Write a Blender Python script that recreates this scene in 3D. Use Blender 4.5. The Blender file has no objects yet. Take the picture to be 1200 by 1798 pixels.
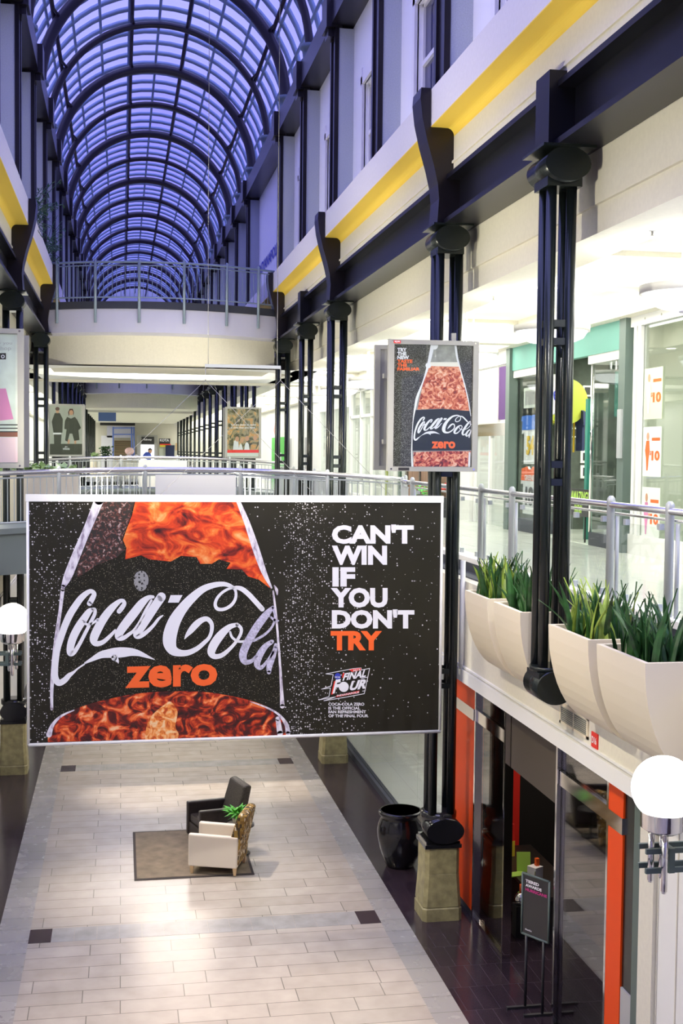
import bpy, math, random
from mathutils import Vector, Matrix
random.seed(7)
D = bpy.data; SC = bpy.context.scene; COL = SC.collection
pi = math.pi

# ---------------------------------------------------------------- camera, sky, exposure
H = 6.35; FPX = 2150.0; CX, CY = 600.0, 899.0; VPX, VPY = 213.0, 790.0; ROLL = -0.0105
_f = Vector(((VPX-CX)/FPX, (VPY-CY)/FPX, 1)).normalized()
_d = Vector((ROLL, 1, -(ROLL*_f.x+_f.y)/_f.z)).normalized()
_x = _d.cross(_f); AX = (_x, _f, -_d)            # world x, y, z axes seen from the camera (x right, y down, z forward)
cam = D.cameras.new('camera'); camo = D.objects.new('camera', cam); COL.objects.link(camo)
cam.sensor_fit = 'VERTICAL'; cam.sensor_height = 36; cam.lens = FPX/1798*36; cam.clip_end = 400
R3 = Matrix([[a.x, -a.y, -a.z] for a in AX])
camo.matrix_world = Matrix.Translation((0, 0, H)) @ R3.to_4x4()
SC.camera = camo
def ray(px, py):
    c = Vector(((px-CX)/FPX, (py-CY)/FPX, 1)); return Vector([a.dot(c) for a in AX])
def onY(px, py, Y): d = ray(px, py); return Vector((0, 0, H)) + d*(Y/d.y)
def onX(px, py, X): d = ray(px, py); return Vector((0, 0, H)) + d*(X/d.x)
def onZ(px, py, Z): d = ray(px, py); return Vector((0, 0, H)) + d*((Z-H)/d.z)

SC.view_settings.view_transform = 'Standard'; SC.view_settings.look = 'None'
SC.view_settings.gamma = 1; SC.view_settings.use_curve_mapping = False
SC.view_settings.exposure = 1.05
SC.cycles.use_denoising = True
SC.cycles.max_bounces = 6; SC.cycles.diffuse_bounces = 3; SC.cycles.glossy_bounces = 3
SC.cycles.transparent_max_bounces = 12; SC.cycles.transmission_bounces = 4
SC.cycles.caustics_reflective = False; SC.cycles.caustics_refractive = False
SC.cycles.sample_clamp_indirect = 4

W = D.worlds.new('dusk_sky'); SC.world = W; W.use_nodes = True
nt = W.node_tree; bg = nt.nodes['Background']
tc = nt.nodes.new('ShaderNodeTexCoord'); nz = nt.nodes.new('ShaderNodeTexNoise'); cr = nt.nodes.new('ShaderNodeValToRGB')
nz.inputs['Scale'].default_value = 2.2; nz.inputs['Detail'].default_value = 3
nt.links.new(tc.outputs['Generated'], nz.inputs['Vector']); nt.links.new(nz.outputs['Fac'], cr.inputs['Fac'])
cr.color_ramp.elements[0].position = .35; cr.color_ramp.elements[0].color = (.20, .19, .76, 1)
cr.color_ramp.elements[1].position = .68; cr.color_ramp.elements[1].color = (.40, .42, .98, 1)
nt.links.new(cr.outputs['Color'], bg.inputs['Color'])
_sx = nt.nodes.new('ShaderNodeSeparateXYZ'); nt.links.new(tc.outputs['Generated'], _sx.inputs[0])     # brighter towards the zenith
_mr = nt.nodes.new('ShaderNodeMapRange'); _mr.interpolation_type = 'SMOOTHSTEP'
for _k, _v in (('From Min', .35), ('From Max', .85), ('To Min', .88), ('To Max', 2.0)): _mr.inputs[_k].default_value = _v
nt.links.new(_sx.outputs['Z'], _mr.inputs['Value']); nt.links.new(_mr.outputs['Result'], bg.inputs['Strength'])

def lamp(name, kind, loc, power, color=(1, 1, 1), size=.1, target=None, angle=60, blend=.6, sy=None):
    l = D.lights.new(name, kind); l.energy = power; l.color = color
    if kind == 'AREA':
        l.size = size
        if sy: l.shape = 'RECTANGLE'; l.size_y = sy
        else: l.shape = 'DISK'
    else: l.shadow_soft_size = size
    if kind == 'SPOT': l.spot_size = math.radians(angle); l.spot_blend = blend
    o = D.objects.new(name, l); COL.objects.link(o); o.location = loc
    if target is not None: o.rotation_euler = (Vector(target)-Vector(loc)).to_track_quat('-Z', 'Y').to_euler()
    return o

WARM = (1, .86, .70); NEUT = (1, .96, .90)
# cornice spots for the floor pools; narrow mid-air ones are added to imitate glints
SPOTS = [((-1.8, 18.4, 10.3), (1.0, 17.6, 0), 3300, 31), ((-1.7, 12.2, 10.3), (.6, 12.9, 0), 2600, 34), ((3.9, 12.2, 10.3), (2.4, 12.9, 0), 2600, 32),
         ((-1.7, 22.2, 10.3), (.65, 22.7, 0), 4200, 18), ((3.9, 22.2, 10.3), (2.75, 23.0, 0), 3600, 18),
         ((-1.7, 9.0, 10.3), (-.2, 10.0, 0), 900, 50), ((3.9, 16.0, 10.3), (3.2, 15.0, 0), 600, 22),
         ((-.75, 25.1, 10.3), (-.75, 25.1, 0), 700, 7), ((2.2, 25.5, 8.9), (2.2, 25.5, 0), 700, 8), ((-.75, 20.0, 10.3), (-.75, 20.0, 0), 800, 7),
         ((-.8, 15.2, 10.3), (-.8, 15.2, 0), 600, 8), ((2.3, 20.3, 10.3), (2.3, 20.3, 0), 600, 10),
         ((-1.7, 27.5, 9.2), (.4, 28, 0), 1200, 50), ((3.9, 27.5, 9.2), (2.2, 28, 0), 1200, 50)]
for a, b, p, ang in SPOTS: lamp('floor_spotlight', 'SPOT', a, p*.5, WARM, .06, b, ang, .9)
# unseen spots aimed at the banner
for x, p in ((-.4, 230), (1.5, 230), (3.4, 230)): lamp('banner_spotlight', 'SPOT', (x, 8.0, 9.8), p, NEUT, .1, (x, 15.7, 4.2), 62, .8)

# added warm fill spots without fittings, washing the planters, cream beams and far bridge
for y in (7.5, 12.0, 17.0, 23.0): lamp('planter_fill', 'SPOT', (-1.8, y, 10.2), 640, (1, .88, .68), .12, (4.5, y+1.5, 4.4), 62, .9)
for y in (9.0, 14.0, 19.5, 26.0):
    lamp('beam_fill', 'SPOT', (-2.4, y, 5.6), 620, (1, .92, .70), .15, (4.6, y+3, 9.4), 70, .9)
    lamp('beam_fill', 'SPOT', (4.8, y+4, 5.6), 260, (1, .92, .70), .15, (-2.3, y+10, 9.6), 60, .9)
for x in (-.5, 2.7): lamp('bridge_fill', 'SPOT', (x, 26.6, 5.3), 420, (1, .93, .75), .15, (x, 33.4, 8.9), 75, .9)

# ---------------------------------------------------------------- materials
def nodes(name):
    m = D.materials.new(name); m.use_nodes = True; n = m.node_tree
    return m, n, n.nodes['Principled BSDF']
def mat(name, col, rough=.5, metal=0, var=0, scale=8, bump=0, spec=None, emit=0, ecol=None, detail=3):
    m, n, p = nodes(name)
    c = (*col, 1)
    p.inputs['Base Color'].default_value = c; p.inputs['Roughness'].default_value = rough; p.inputs['Metallic'].default_value = metal
    if spec is not None: p.inputs['Specular IOR Level'].default_value = spec
    if emit: p.inputs['Emission Strength'].default_value = emit; p.inputs['Emission Color'].default_value = (*(ecol or col), 1)
    if var or bump:
        t = n.nodes.new('ShaderNodeTexCoord'); z = n.nodes.new('ShaderNodeTexNoise')
        z.inputs['Scale'].default_value = scale; z.inputs['Detail'].default_value = detail
        n.links.new(t.outputs['Object'], z.inputs['Vector'])
        if var:
            r = n.nodes.new('ShaderNodeValToRGB')
            r.color_ramp.elements[0].position = .3; r.color_ramp.elements[1].position = .7
            r.color_ramp.elements[0].color = (*[max(0, v*(1-var)) for v in col], 1)
            r.color_ramp.elements[1].color = (*[min(1, v*(1+var)) for v in col], 1)
            n.links.new(z.outputs['Fac'], r.inputs['Fac']); n.links.new(r.outputs['Color'], p.inputs['Base Color'])
        if bump:
            b = n.nodes.new('ShaderNodeBump'); b.inputs['Strength'].default_value = bump; b.inputs['Distance'].default_value = .02
            n.links.new(z.outputs['Fac'], b.inputs['Height']); n.links.new(b.outputs['Normal'], p.inputs['Normal'])
    return m
def emis(name, col, s):
    m = D.materials.new(name); m.use_nodes = True; n = m.node_tree; n.nodes.clear()
    e = n.nodes.new('ShaderNodeEmission'); o = n.nodes.new('ShaderNodeOutputMaterial')
    e.inputs[0].default_value = (*col, 1); e.inputs[1].default_value = s; n.links.new(e.outputs[0], o.inputs[0]); return m
def glassm(name, tint=(.95, .97, .96), gl=.12, rough=.02, k=.3):
    m = D.materials.new(name); m.use_nodes = True; n = m.node_tree; n.nodes.clear()
    o = n.nodes.new('ShaderNodeOutputMaterial'); mx = n.nodes.new('ShaderNodeMixShader')
    t = n.nodes.new('ShaderNodeBsdfTransparent'); g = n.nodes.new('ShaderNodeBsdfGlossy')
    fr = n.nodes.new('ShaderNodeFresnel'); fr.inputs[0].default_value = 1.45
    ad = n.nodes.new('ShaderNodeMath'); ad.operation = 'MULTIPLY_ADD'; ad.use_clamp = True; ad.inputs[1].default_value = k; ad.inputs[2].default_value = gl
    t.inputs[0].default_value = (*tint, 1); g.inputs['Roughness'].default_value = rough
    n.links.new(fr.outputs[0], ad.inputs[0]); n.links.new(ad.outputs[0], mx.inputs[0])
    n.links.new(t.outputs[0], mx.inputs[1]); n.links.new(g.outputs[0], mx.inputs[2]); n.links.new(mx.outputs[0], o.inputs[0])
    return m
def tiles(name, c1, c2, mortar, bw, rh, msize, rough, freq=2, off=.37, bias=0, swap=False, stain=None, squash=1.0):
    m, n, p = nodes(name)
    t = n.nodes.new('ShaderNodeTexCoord'); b = n.nodes.new('ShaderNodeTexBrick')
    b.inputs['Color1'].default_value = (*c1, 1); b.inputs['Color2'].default_value = (*c2, 1); b.inputs['Mortar'].default_value = (*mortar, 1)
    b.inputs['Scale'].default_value = 1; b.inputs['Brick Width'].default_value = bw; b.inputs['Row Height'].default_value = rh
    b.inputs['Mortar Size'].default_value = msize; b.inputs['Mortar Smooth'].default_value = .1; b.inputs['Bias'].default_value = bias
    b.offset = off; b.offset_frequency = freq; b.squash = squash; b.squash_frequency = 3
    if swap:
        mp = n.nodes.new('ShaderNodeMapping'); mp.inputs['Rotation'].default_value = (0, 0, pi/2)
        n.links.new(t.outputs['Object'], mp.inputs['Vector']); n.links.new(mp.outputs['Vector'], b.inputs['Vector'])
    else: n.links.new(t.outputs['Object'], b.inputs['Vector'])
    out = b.outputs['Color']
    z = n.nodes.new('ShaderNodeTexNoise'); z.inputs['Scale'].default_value = 3.5; z.inputs['Detail'].default_value = 6
    n.links.new(t.outputs['Object'], z.inputs['Vector'])
    if stain:
        r = n.nodes.new('ShaderNodeValToRGB'); r.color_ramp.elements[0].position = .22; r.color_ramp.elements[1].position = .8
        r.color_ramp.elements[0].color = (*stain, 1); r.color_ramp.elements[1].color = (1, 1, 1, 1)
        mx = n.nodes.new('ShaderNodeMix'); mx.data_type = 'RGBA'; mx.blend_type = 'MULTIPLY'; mx.inputs[0].default_value = 1
        n.links.new(z.outputs['Fac'], r.inputs['Fac']); n.links.new(b.outputs['Color'], mx.inputs[6]); n.links.new(r.outputs['Color'], mx.inputs[7]); out = mx.outputs[2]
    n.links.new(out, p.inputs['Base Color'])
    mr = n.nodes.new('ShaderNodeMapRange'); mr.inputs['To Min'].default_value = rough*.7; mr.inputs['To Max'].default_value = rough*1.4
    n.links.new(z.outputs['Fac'], mr.inputs['Value']); n.links.new(mr.outputs['Result'], p.inputs['Roughness'])
    return m
def ramp_noise(name, stops, scale=6, dist=1.5, detail=6, rough=.35, stretch=(1, 1, 1), lac=2.2):
    m, n, p = nodes(name)
    t = n.nodes.new('ShaderNodeTexCoord'); mp = n.nodes.new('ShaderNodeMapping'); mp.inputs['Scale'].default_value = stretch
    z = n.nodes.new('ShaderNodeTexNoise'); z.inputs['Scale'].default_value = scale; z.inputs['Detail'].default_value = detail
    z.inputs['Distortion'].default_value = dist; z.inputs['Lacunarity'].default_value = lac
    r = n.nodes.new('ShaderNodeValToRGB'); e = r.color_ramp.elements
    while len(e) < len(stops): e.new(.5)
    for k, (q, c) in enumerate(stops): e[k].position = q; e[k].color = (*c, 1)
    n.links.new(t.outputs['Object'], mp.inputs['Vector']); n.links.new(mp.outputs['Vector'], z.inputs['Vector'])
    n.links.new(z.outputs['Fac'], r.inputs['Fac']); n.links.new(r.outputs['Color'], p.inputs['Base Color']); p.inputs['Roughness'].default_value = rough
    return m
def speckle(name, base, dot, scale, rmax, rough=.4, mask=None, wr=0, var=.25):
    """cloth or film printed with small bright drops; mask = list of (x position, density) along object x"""
    m, n, p = nodes(name); L = n.links.new
    t = n.nodes.new('ShaderNodeTexCoord'); v = n.nodes.new('ShaderNodeTexVoronoi'); v.voronoi_dimensions = '2D'
    mp = n.nodes.new('ShaderNodeMapping'); mp.inputs['Rotation'].default_value = (-pi/2, 0, 0)
    mp.vector_type = 'POINT'
    sep = n.nodes.new('ShaderNodeSeparateXYZ'); cmb = n.nodes.new('ShaderNodeCombineXYZ')
    L(t.outputs['Object'], sep.inputs[0]); L(sep.outputs['X'], cmb.inputs[0]); L(sep.outputs['Z'], cmb.inputs[1])
    L(cmb.outputs[0], v.inputs['Vector']); v.inputs['Scale'].default_value = scale
    sc = n.nodes.new('ShaderNodeSeparateColor'); L(v.outputs['Color'], sc.inputs[0])
    # radius of each drop = random^3 * density
    pw = n.nodes.new('ShaderNodeMath'); pw.operation = 'POWER'; pw.inputs[1].default_value = 2.5; L(sc.outputs[0], pw.inputs[0])
    ml = n.nodes.new('ShaderNodeMath'); ml.operation = 'MULTIPLY'; L(pw.outputs[0], ml.inputs[0]); ml.inputs[1].default_value = rmax
    pw.inputs[1].default_value = 1.6
    rad = ml.outputs[0]; dens = None
    if mask:
        r = n.nodes.new('ShaderNodeValToRGB'); e = r.color_ramp.elements
        x0, x1 = mask[0][0], mask[-1][0]
        while len(e) < len(mask): e.new(.5)
        for k, (q, c) in enumerate(mask): e[k].position = (q-x0)/(x1-x0); e[k].color = (c, c, c, 1)
        mr = n.nodes.new('ShaderNodeMapRange'); mr.inputs['From Min'].default_value = x0; mr.inputs['From Max'].default_value = x1
        # slant with height and wobble with noise
        zn = n.nodes.new('ShaderNodeTexNoise'); zn.inputs['Scale'].default_value = 2; L(cmb.outputs[0], zn.inputs['Vector'])
        w = n.nodes.new('ShaderNodeMath'); w.operation = 'MULTIPLY_ADD'; L(zn.outputs['Fac'], w.inputs[0]); w.inputs[1].default_value = .5; L(sep.outputs['X'], w.inputs[2])
        w2 = n.nodes.new('ShaderNodeMath'); w2.operation = 'SUBTRACT'; L(w.outputs[0], w2.inputs[0]); w2.inputs[1].default_value = .25
        L(w2.outputs[0], mr.inputs['Value']); L(mr.outputs['Result'], r.inputs['Fac'])
        m2 = n.nodes.new('ShaderNodeMath'); m2.operation = 'LESS_THAN'; L(sc.outputs[1], m2.inputs[0]); L(r.outputs['Color'], m2.inputs[1])
        m3 = n.nodes.new('ShaderNodeMath'); m3.operation = 'MULTIPLY'; L(m2.outputs[0], m3.inputs[0]); L(rad, m3.inputs[1]); rad = m3.outputs[0]
    lt = n.nodes.new('ShaderNodeMath'); lt.operation = 'LESS_THAN'; L(v.outputs['Distance'], lt.inputs[0]); L(rad, lt.inputs[1])
    z = n.nodes.new('ShaderNodeTexNoise'); z.inputs['Scale'].default_value = 1.3; L(t.outputs['Object'], z.inputs['Vector'])
    r2 = n.nodes.new('ShaderNodeValToRGB'); r2.color_ramp.elements[0].color = (*[q*(1-var) for q in base], 1); r2.color_ramp.elements[1].color = (*[q*(1+var) for q in base], 1)
    L(z.outputs['Fac'], r2.inputs['Fac'])
    mx = n.nodes.new('ShaderNodeMix'); mx.data_type = 'RGBA'; L(lt.outputs[0], mx.inputs[0]); L(r2.outputs['Color'], mx.inputs[6]); mx.inputs[7].default_value = (*dot, 1)
    L(mx.outputs[2], p.inputs['Base Color']); p.inputs['Roughness'].default_value = rough; p.inputs['Specular IOR Level'].default_value = .25
    if wr:
        mw = n.nodes.new('ShaderNodeMapping'); mw.inputs['Scale'].default_value = (1.0, 1, .25); L(t.outputs['Object'], mw.inputs['Vector'])
        zz = n.nodes.new('ShaderNodeTexNoise'); zz.inputs['Scale'].default_value = 2.0; zz.inputs['Distortion'].default_value = .6; L(mw.outputs[0], zz.inputs['Vector'])
        b = n.nodes.new('ShaderNodeBump'); b.inputs['Strength'].default_value = wr; b.inputs['Distance'].default_value = .15
        L(zz.outputs['Fac'], b.inputs['Height']); L(b.outputs['Normal'], p.inputs['Normal'])
    return m

M = dict(
 iron=mat('black_iron', (.012, .017, .016), .25, .3), bronze=mat('dark_bronze', (.020, .017, .022), .28, .5),
 beam=mat('dark_blue_steel', (.010, .010, .016), .32, .4), rib=mat('rib_paint', (.008, .004, .012), .45),
 cream=mat('cream_paint', (.74, .71, .60), .7, var=.03, scale=20), fascia=mat('pale_plaster', (.70, .68, .70), .7, var=.03, scale=20),
 yellow=mat('yellow_paint_glow', (.90, .66, .10), .7), white=mat('white_paint', (.85, .85, .82), .6), lilac=mat('lilac_plaster', (.55, .55, .66), .7),
 grey=mat('grey_stucco', (.42, .45, .50), .85, var=.1, scale=60), whitewall=mat('white_plaster', (.78, .78, .84), .7),
 frame=mat('window_white', (.75, .74, .80), .5), nightglass=mat('night_window', (.012, .015, .09), .08, spec=.6),
 bar=mat('glazing_bar', (.22, .30, .42), .5), shoe=mat('grey_shoe', (.10, .14, .18), .4),
 vault=glassm('vault_glass', (.97, .97, .99), .0, .1, .05), glass=glassm('shop_glass', (.95, .97, .96), .03, .02, .25), darkglass=glassm('store_glass', (.80, .80, .76), .16, .02, .6),
 railglass=glassm('rail_glass', (.96, .98, .97), .01, .02, .12),
 steel=mat('brushed_steel', (.62, .62, .64), .25, .9), railgrey=mat('grey_rail_paint', (.42, .45, .47), .4, .2), railblue=mat('blue_grey_rail_paint', (.22, .28, .36), .4, .2),
 chrome=mat('chrome', (.8, .78, .75), .08, 1), orange=mat('orange_panel', (.80, .075, .006), .45, spec=.2), taupe=mat('taupe_panel', (.075, .06, .045), .6, var=.15, scale=120),
 deck=mat('deck_edge', (.16, .19, .19), .5), darkedge=mat('dark_slab_edge', (.035, .04, .055), .6),
 stone=mat('beige_stone', (.30, .265, .12), .45, var=.28, scale=9, detail=6), stoneside=None,
 black=mat('gloss_black', (.010, .010, .012), .12), planter=mat('planter_cream', (.80, .72, .54), .55), soil=mat('potting_soil', (.03, .022, .02), .9, bump=.5, scale=40),
 leaf=mat('leaf_green', (.022, .085, .018), .4, var=.5, scale=10), leafy=mat('leaf_yellow_edge', (.30, .42, .06), .4, var=.3, scale=10), hosta=mat('leaf_pale', (.45, .62, .28), .4, var=.35, scale=14),
 fern=mat('leaf_dark', (.03, .09, .05), .5), bright=mat('leaf_bright', (.10, .42, .04), .4, var=.3, scale=20),
 rug=mat('taupe_rug', (.19, .15, .10), .9, var=.25, scale=5, bump=.2, detail=8), rugedge=mat('rug_border', (.05, .04, .035), .9),
 leather=mat('brown_leather', (.030, .023, .020), .35, var=.2, scale=15), weave=ramp_noise('woven_brown', [(.4, (.03, .025, .02)), (.6, (.10, .085, .06))], 60, 0, 2, .6, (1, 1, 3)),
 ivory=mat('ivory_leather', (.80, .72, .58), .45), wood=mat('blond_wood', (.62, .44, .24), .4), 
 globe=emis('lit_globe', (1, .98, .95), 2.5), drum=emis('lit_drum', (1, 1, .97), 1.2), downl=emis('lit_downlight', (1, .95, .85), 6),
 red=mat('red_print', (.75, .03, .02), .5), orangeprint=mat('orange_print', (.90, .13, .02), .5), whiteprint=mat('white_print', (.82, .82, .86), .5),
 blueprint=mat('blue_print', (.03, .05, .45), .5), dkprint=mat('dark_print', (.02, .02, .022), .4), pink=mat('pink_print', (.62, .22, .42), .5), rosy=mat('rosy_print', (.75, .55, .6), .5),
 pale=mat('pale_print', (.72, .77, .72), .5), greyprint=mat('grey_print', (.42, .42, .42), .5), magenta=mat('magenta_print', (.5, .02, .2), .5),
 skin=mat('printed_skin', (.55, .30, .18), .5), frameg=mat('poster_frame_grey', (.36, .36, .33), .4, .2),
 teal=mat('teal_paint', (.12, .32, .27), .6), tealdk=mat('deep_teal', (.02, .20, .15), .5), purple=mat('purple_curtain', (.09, .035, .15), .8),
 brick=tiles('brick_cladding', (.20, .10, .06), (.28, .16, .09), (.12, .10, .08), .22, .075, .01, .8), green=mat('green_paint', (.12, .55, .10), .6),
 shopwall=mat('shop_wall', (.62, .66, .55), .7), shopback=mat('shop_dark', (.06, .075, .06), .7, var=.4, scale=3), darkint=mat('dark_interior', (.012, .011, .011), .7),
 jerblue=mat('blue_jersey', (.03, .15, .60), .7), jerwhite=mat('white_jersey', (.75, .77, .80), .7), jernavy=mat('navy_jersey', (.012, .02, .07), .7), jeryel=mat('yellow_trim', (.75, .5, .03), .7),
 olive=mat('olive_barrel', (.30, .34, .03), .4), lime=mat('lime_card', (.38, .62, .10), .6), yel=mat('yellow_card', (.75, .62, .05), .6), darkred=mat('dark_red', (.25, .02, .02), .5),
 lines=mat('cable_steel', (.3, .3, .3), .4, .2), mullion=mat('mullion_white', (.80, .80, .78), .5), greenmetal=mat('grey_green_metal', (.10, .14, .125), .5),
 vent=mat('vent_grey', (.42, .42, .36), .5), stairs=mat('stair_dark', (.10, .08, .05), .7), person=mat('blue_shirt', (.05, .1, .5), .7))
M['floor'] = tiles('stone_floor', (.43, .385, .325), (.50, .45, .385), (.22, .20, .17), 1.02, .335, .006, .22, 2, .37, .1, False, (.80, .79, .78), 1.15)
M['floorborder'] = tiles('stone_floor_border', (.30, .29, .265), (.36, .345, .32), (.16, .15, .13), .80, .40, .006, .25, 2, 0, 0, False, None)
M['darkfloor'] = tiles('plum_floor', (.030, .020, .028), (.042, .028, .036), (.075, .06, .07), .20, .60, .004, .16, 2, .5, 0, False, (.7, .7, .7))
M['galfloor'] = tiles('pale_floor', (.66, .68, .62), (.70, .72, .66), (.5, .5, .46), .6, .6, .004, .12, 2, 0)
M['inlay'] = mat('plum_inlay', (.035, .018, .026), .25)
M['tilegrey'] = mat('grey_tile_row', (.33, .32, .30), .25, var=.15, scale=4)

# ---------------------------------------------------------------- helpers
class MB:
    def __init__(s): s.v = []; s.f = []; s.sm = []
    def add(s, vs, fs, sm=False):
        k = len(s.v); s.v += [tuple(v) for v in vs]; s.f += [[k+i for i in f] for f in fs]; s.sm += [sm]*len(fs); return s
    def box(s, x0, x1, y0, y1, z0, z1):
        return s.add([(x, y, z) for x in (x0, x1) for y in (y0, y1) for z in (z0, z1)],
                     [(0, 1, 3, 2), (4, 6, 7, 5), (0, 4, 5, 1), (2, 3, 7, 6), (0, 2, 6, 4), (1, 5, 7, 3)])
    def tube(s, a, b, r, n=12, r2=None, cap=True):
        a = Vector(a); b = Vector(b); d = (b-a).normalized()
        u = d.orthogonal().normalized(); w = d.cross(u); r2 = r if r2 is None else r2
        vs = [a+(u*math.cos(t)+w*math.sin(t))*r for t in [2*pi*i/n for i in range(n)]] + [b+(u*math.cos(t)+w*math.sin(t))*r2 for t in [2*pi*i/n for i in range(n)]]
        s.add(vs, [(i, (i+1) % n, n+(i+1) % n, n+i) for i in range(n)], True)
        if cap: k = len(s.v)-2*n; s.f += [[k+i for i in range(n)][::-1], [k+n+i for i in range(n)]]; s.sm += [False, False]
        return s
    def path(s, pts, r, n=8, closed=False):
        pts = [Vector(p) for p in pts]; N = len(pts); vs = []; prev = None
        for i, p in enumerate(pts):
            a = pts[i-1] if i or closed else p; b = pts[(i+1) % N] if i < N-1 or closed else p
            d = (b-a).normalized()
            if prev is None: u = d.orthogonal().normalized()
            else: u = (prev-d*prev.dot(d)).normalized()
            prev = u; w = d.cross(u); rr = r[i] if isinstance(r, (list, tuple)) else r
            vs += [p+(u*math.cos(2*pi*k/n)+w*math.sin(2*pi*k/n))*rr for k in range(n)]
        fs = []
        for i in range(N if closed else N-1):
            j = (i+1) % N
            fs += [(i*n+k, i*n+(k+1) % n, j*n+(k+1) % n, j*n+k) for k in range(n)]
        s.add(vs, fs, True)
        if not closed: k0 = len(s.v)-N*n; s.f += [[k0+k for k in range(n)][::-1], [k0+(N-1)*n+k for k in range(n)]]; s.sm += [False]*2
        return s
    def lathe(s, prof, c=(0, 0, 0), n=24, sx=1, sy=1, smooth=True):
        N = len(prof); vs = [(c[0]+r*math.cos(2*pi*k/n)*sx, c[1]+r*math.sin(2*pi*k/n)*sy, c[2]+z) for r, z in prof for k in range(n)]
        fs = [(i*n+k, i*n+(k+1) % n, (i+1)*n+(k+1) % n, (i+1)*n+k) for i in range(N-1) for k in range(n)]
        s.add(vs, fs, smooth); k0 = len(s.v)-N*n
        if prof[0][0] > 1e-5: s.f.append([k0+k for k in range(n)][::-1]); s.sm.append(False)
        if prof[-1][0] > 1e-5: s.f.append([k0+(N-1)*n+k for k in range(n)]); s.sm.append(False)
        return s
    def prism(s, poly, axis, a, b, sm=False):
        """poly: 2D points; axis y: (x,z) extruded in y; axis x: (y,z); axis z: (x,y)"""
        def P(p, t): return (p[0], t, p[1]) if axis == 'y' else (t, p[0], p[1]) if axis == 'x' else (p[0], p[1], t)
        n = len(poly); s.add([P(p, a) for p in poly]+[P(p, b) for p in poly], [(i, (i+1) % n, n+(i+1) % n, n+i) for i in range(n)], sm)
        k = len(s.v)-2*n; s.f += [[k+i for i in range(n)][::-1], [k+n+i for i in range(n)]]; s.sm += [False]*2; return s
    def sphere(s, c, r, n=20, m=12, sz=1):
        return s.lathe([(r*math.sin(pi*i/m) if 0 < i < m else 1e-6, -r*sz*math.cos(pi*i/m)) for i in range(m+1)], c, n)
    def poly(s, pts): return s.add(pts, [tuple(range(len(pts)))])
    def build(s, name, m, parent=None, bevel=0, solid=0):
        off = Vector((0, 0, 0))
        if parent is not None:
            q = parent
            while q is not None: off += q.location; q = q.parent
        me = D.meshes.new(name); me.from_pydata([tuple(Vector(v)-off) for v in s.v], [], s.f)
        me.polygons.foreach_set('use_smooth', s.sm); me.materials.append(M[m] if isinstance(m, str) else m)
        me.update(); o = D.objects.new(name, me); COL.objects.link(o)
        if parent is not None: o.parent = parent
        if bevel: b = o.modifiers.new('bevel', 'BEVEL'); b.width = bevel; b.segments = 2; b.limit_method = 'ANGLE'
        return o
def thing(name, label, cat, loc=(0, 0, 0), group=None):
    o = D.objects.new(name, None); COL.objects.link(o); o.location = loc; o.empty_display_size = .1
    o['label'] = label; o['category'] = cat
    if group: o['group'] = group
    return o
def tag(o, label, cat, group=None):
    o['label'] = label; o['category'] = cat
    if group: o['group'] = group
    return o
def struct(o): o['kind'] = 'structure'; return o
def copy_tree(o, loc=None, label=None, rz=None, parent=None):
    c = o.copy(); COL.objects.link(c)
    if parent is not None: c.parent = parent
    if loc is not None: c.location = loc
    if rz is not None: c.rotation_euler[2] = rz
    if label: c['label'] = label
    for ch in list(o.children): copy_tree(ch, parent=c)
    return c
def B(*a): return MB().box(*a)
CXH = 1.12                                      # centre line of the hall
def mx(x): return 2*CXH-x
def bx2(mb, side, x0, x1, *r):                  # box on the right side (1) or mirrored to the left (-1)
    if side > 0: return mb.box(x0, x1, *r)
    return mb.box(mx(x1), mx(x0), *r)
def smooth(pts, k=6, closed=False):
    out = []; N = len(pts)
    for i in range(N if closed else N-1):
        g = lambda j: pts[j % N] if closed else pts[max(0, min(N-1, j))]
        a, b, c, d = g(i-1), g(i), g(i+1), g(i+2)
        for q in range(k):
            t = q/k
            out.append(tuple(.5*((2*b[m])+(-a[m]+c[m])*t+(2*a[m]-5*b[m]+4*c[m]-d[m])*t*t+(-a[m]+3*b[m]-3*c[m]+d[m])*t**3) for m in range(len(b))))
    if not closed: out.append(tuple(pts[-1]))
    return out
def ribbon(mb, pts, fn, k=7):
    """variable width stroke: pts (u, v, width), fn maps (u, v) to 3D"""
    P = smooth(pts, k); L = []; Rr = []
    for i, (u, v, w) in enumerate(P):
        a = P[max(0, i-1)]; b = P[min(len(P)-1, i+1)]; dx, dy = b[0]-a[0], b[1]-a[1]; l = math.hypot(dx, dy) or 1
        nx, ny = -dy/l, dx/l; L.append((u+nx*w/2, v+ny*w/2)); Rr.append((u-nx*w/2, v-ny*w/2))
    n = len(P); mb.add([fn(*p) for p in L+Rr], [(i, i+1, n+i+1, n+i) for i in range(n-1)])
    for (u, v, w) in (P[0], P[-1]):
        mb.add([fn(u+w/2*math.cos(2*pi*q/14), v+w/2*math.sin(2*pi*q/14)) for q in range(14)], [tuple(range(14))])
_tc = {}
def text_geo(s, off=0.0, shear=0):
    key = (s, off, shear)
    if key not in _tc:
        c = D.curves.new('t', 'FONT'); c.body = s; c.offset = off; c.shear = shear; c.resolution_u = 3; c.space_line = .8
        o = D.objects.new('t', c); COL.objects.link(o)
        me = o.to_mesh(); vs = [(v.co.x, v.co.y) for v in me.vertices]; fs = [list(p.vertices) for p in me.polygons]
        o.to_mesh_clear(); D.objects.remove(o); D.curves.remove(c)
        x0 = min(v[0] for v in vs); x1 = max(v[0] for v in vs); y0 = min(v[1] for v in vs); y1 = max(v[1] for v in vs)
        _tc[key] = ([((x-x0)/(x1-x0), (y-y0)/(y1-y0)) for x, y in vs], fs)
    return _tc[key]
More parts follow.
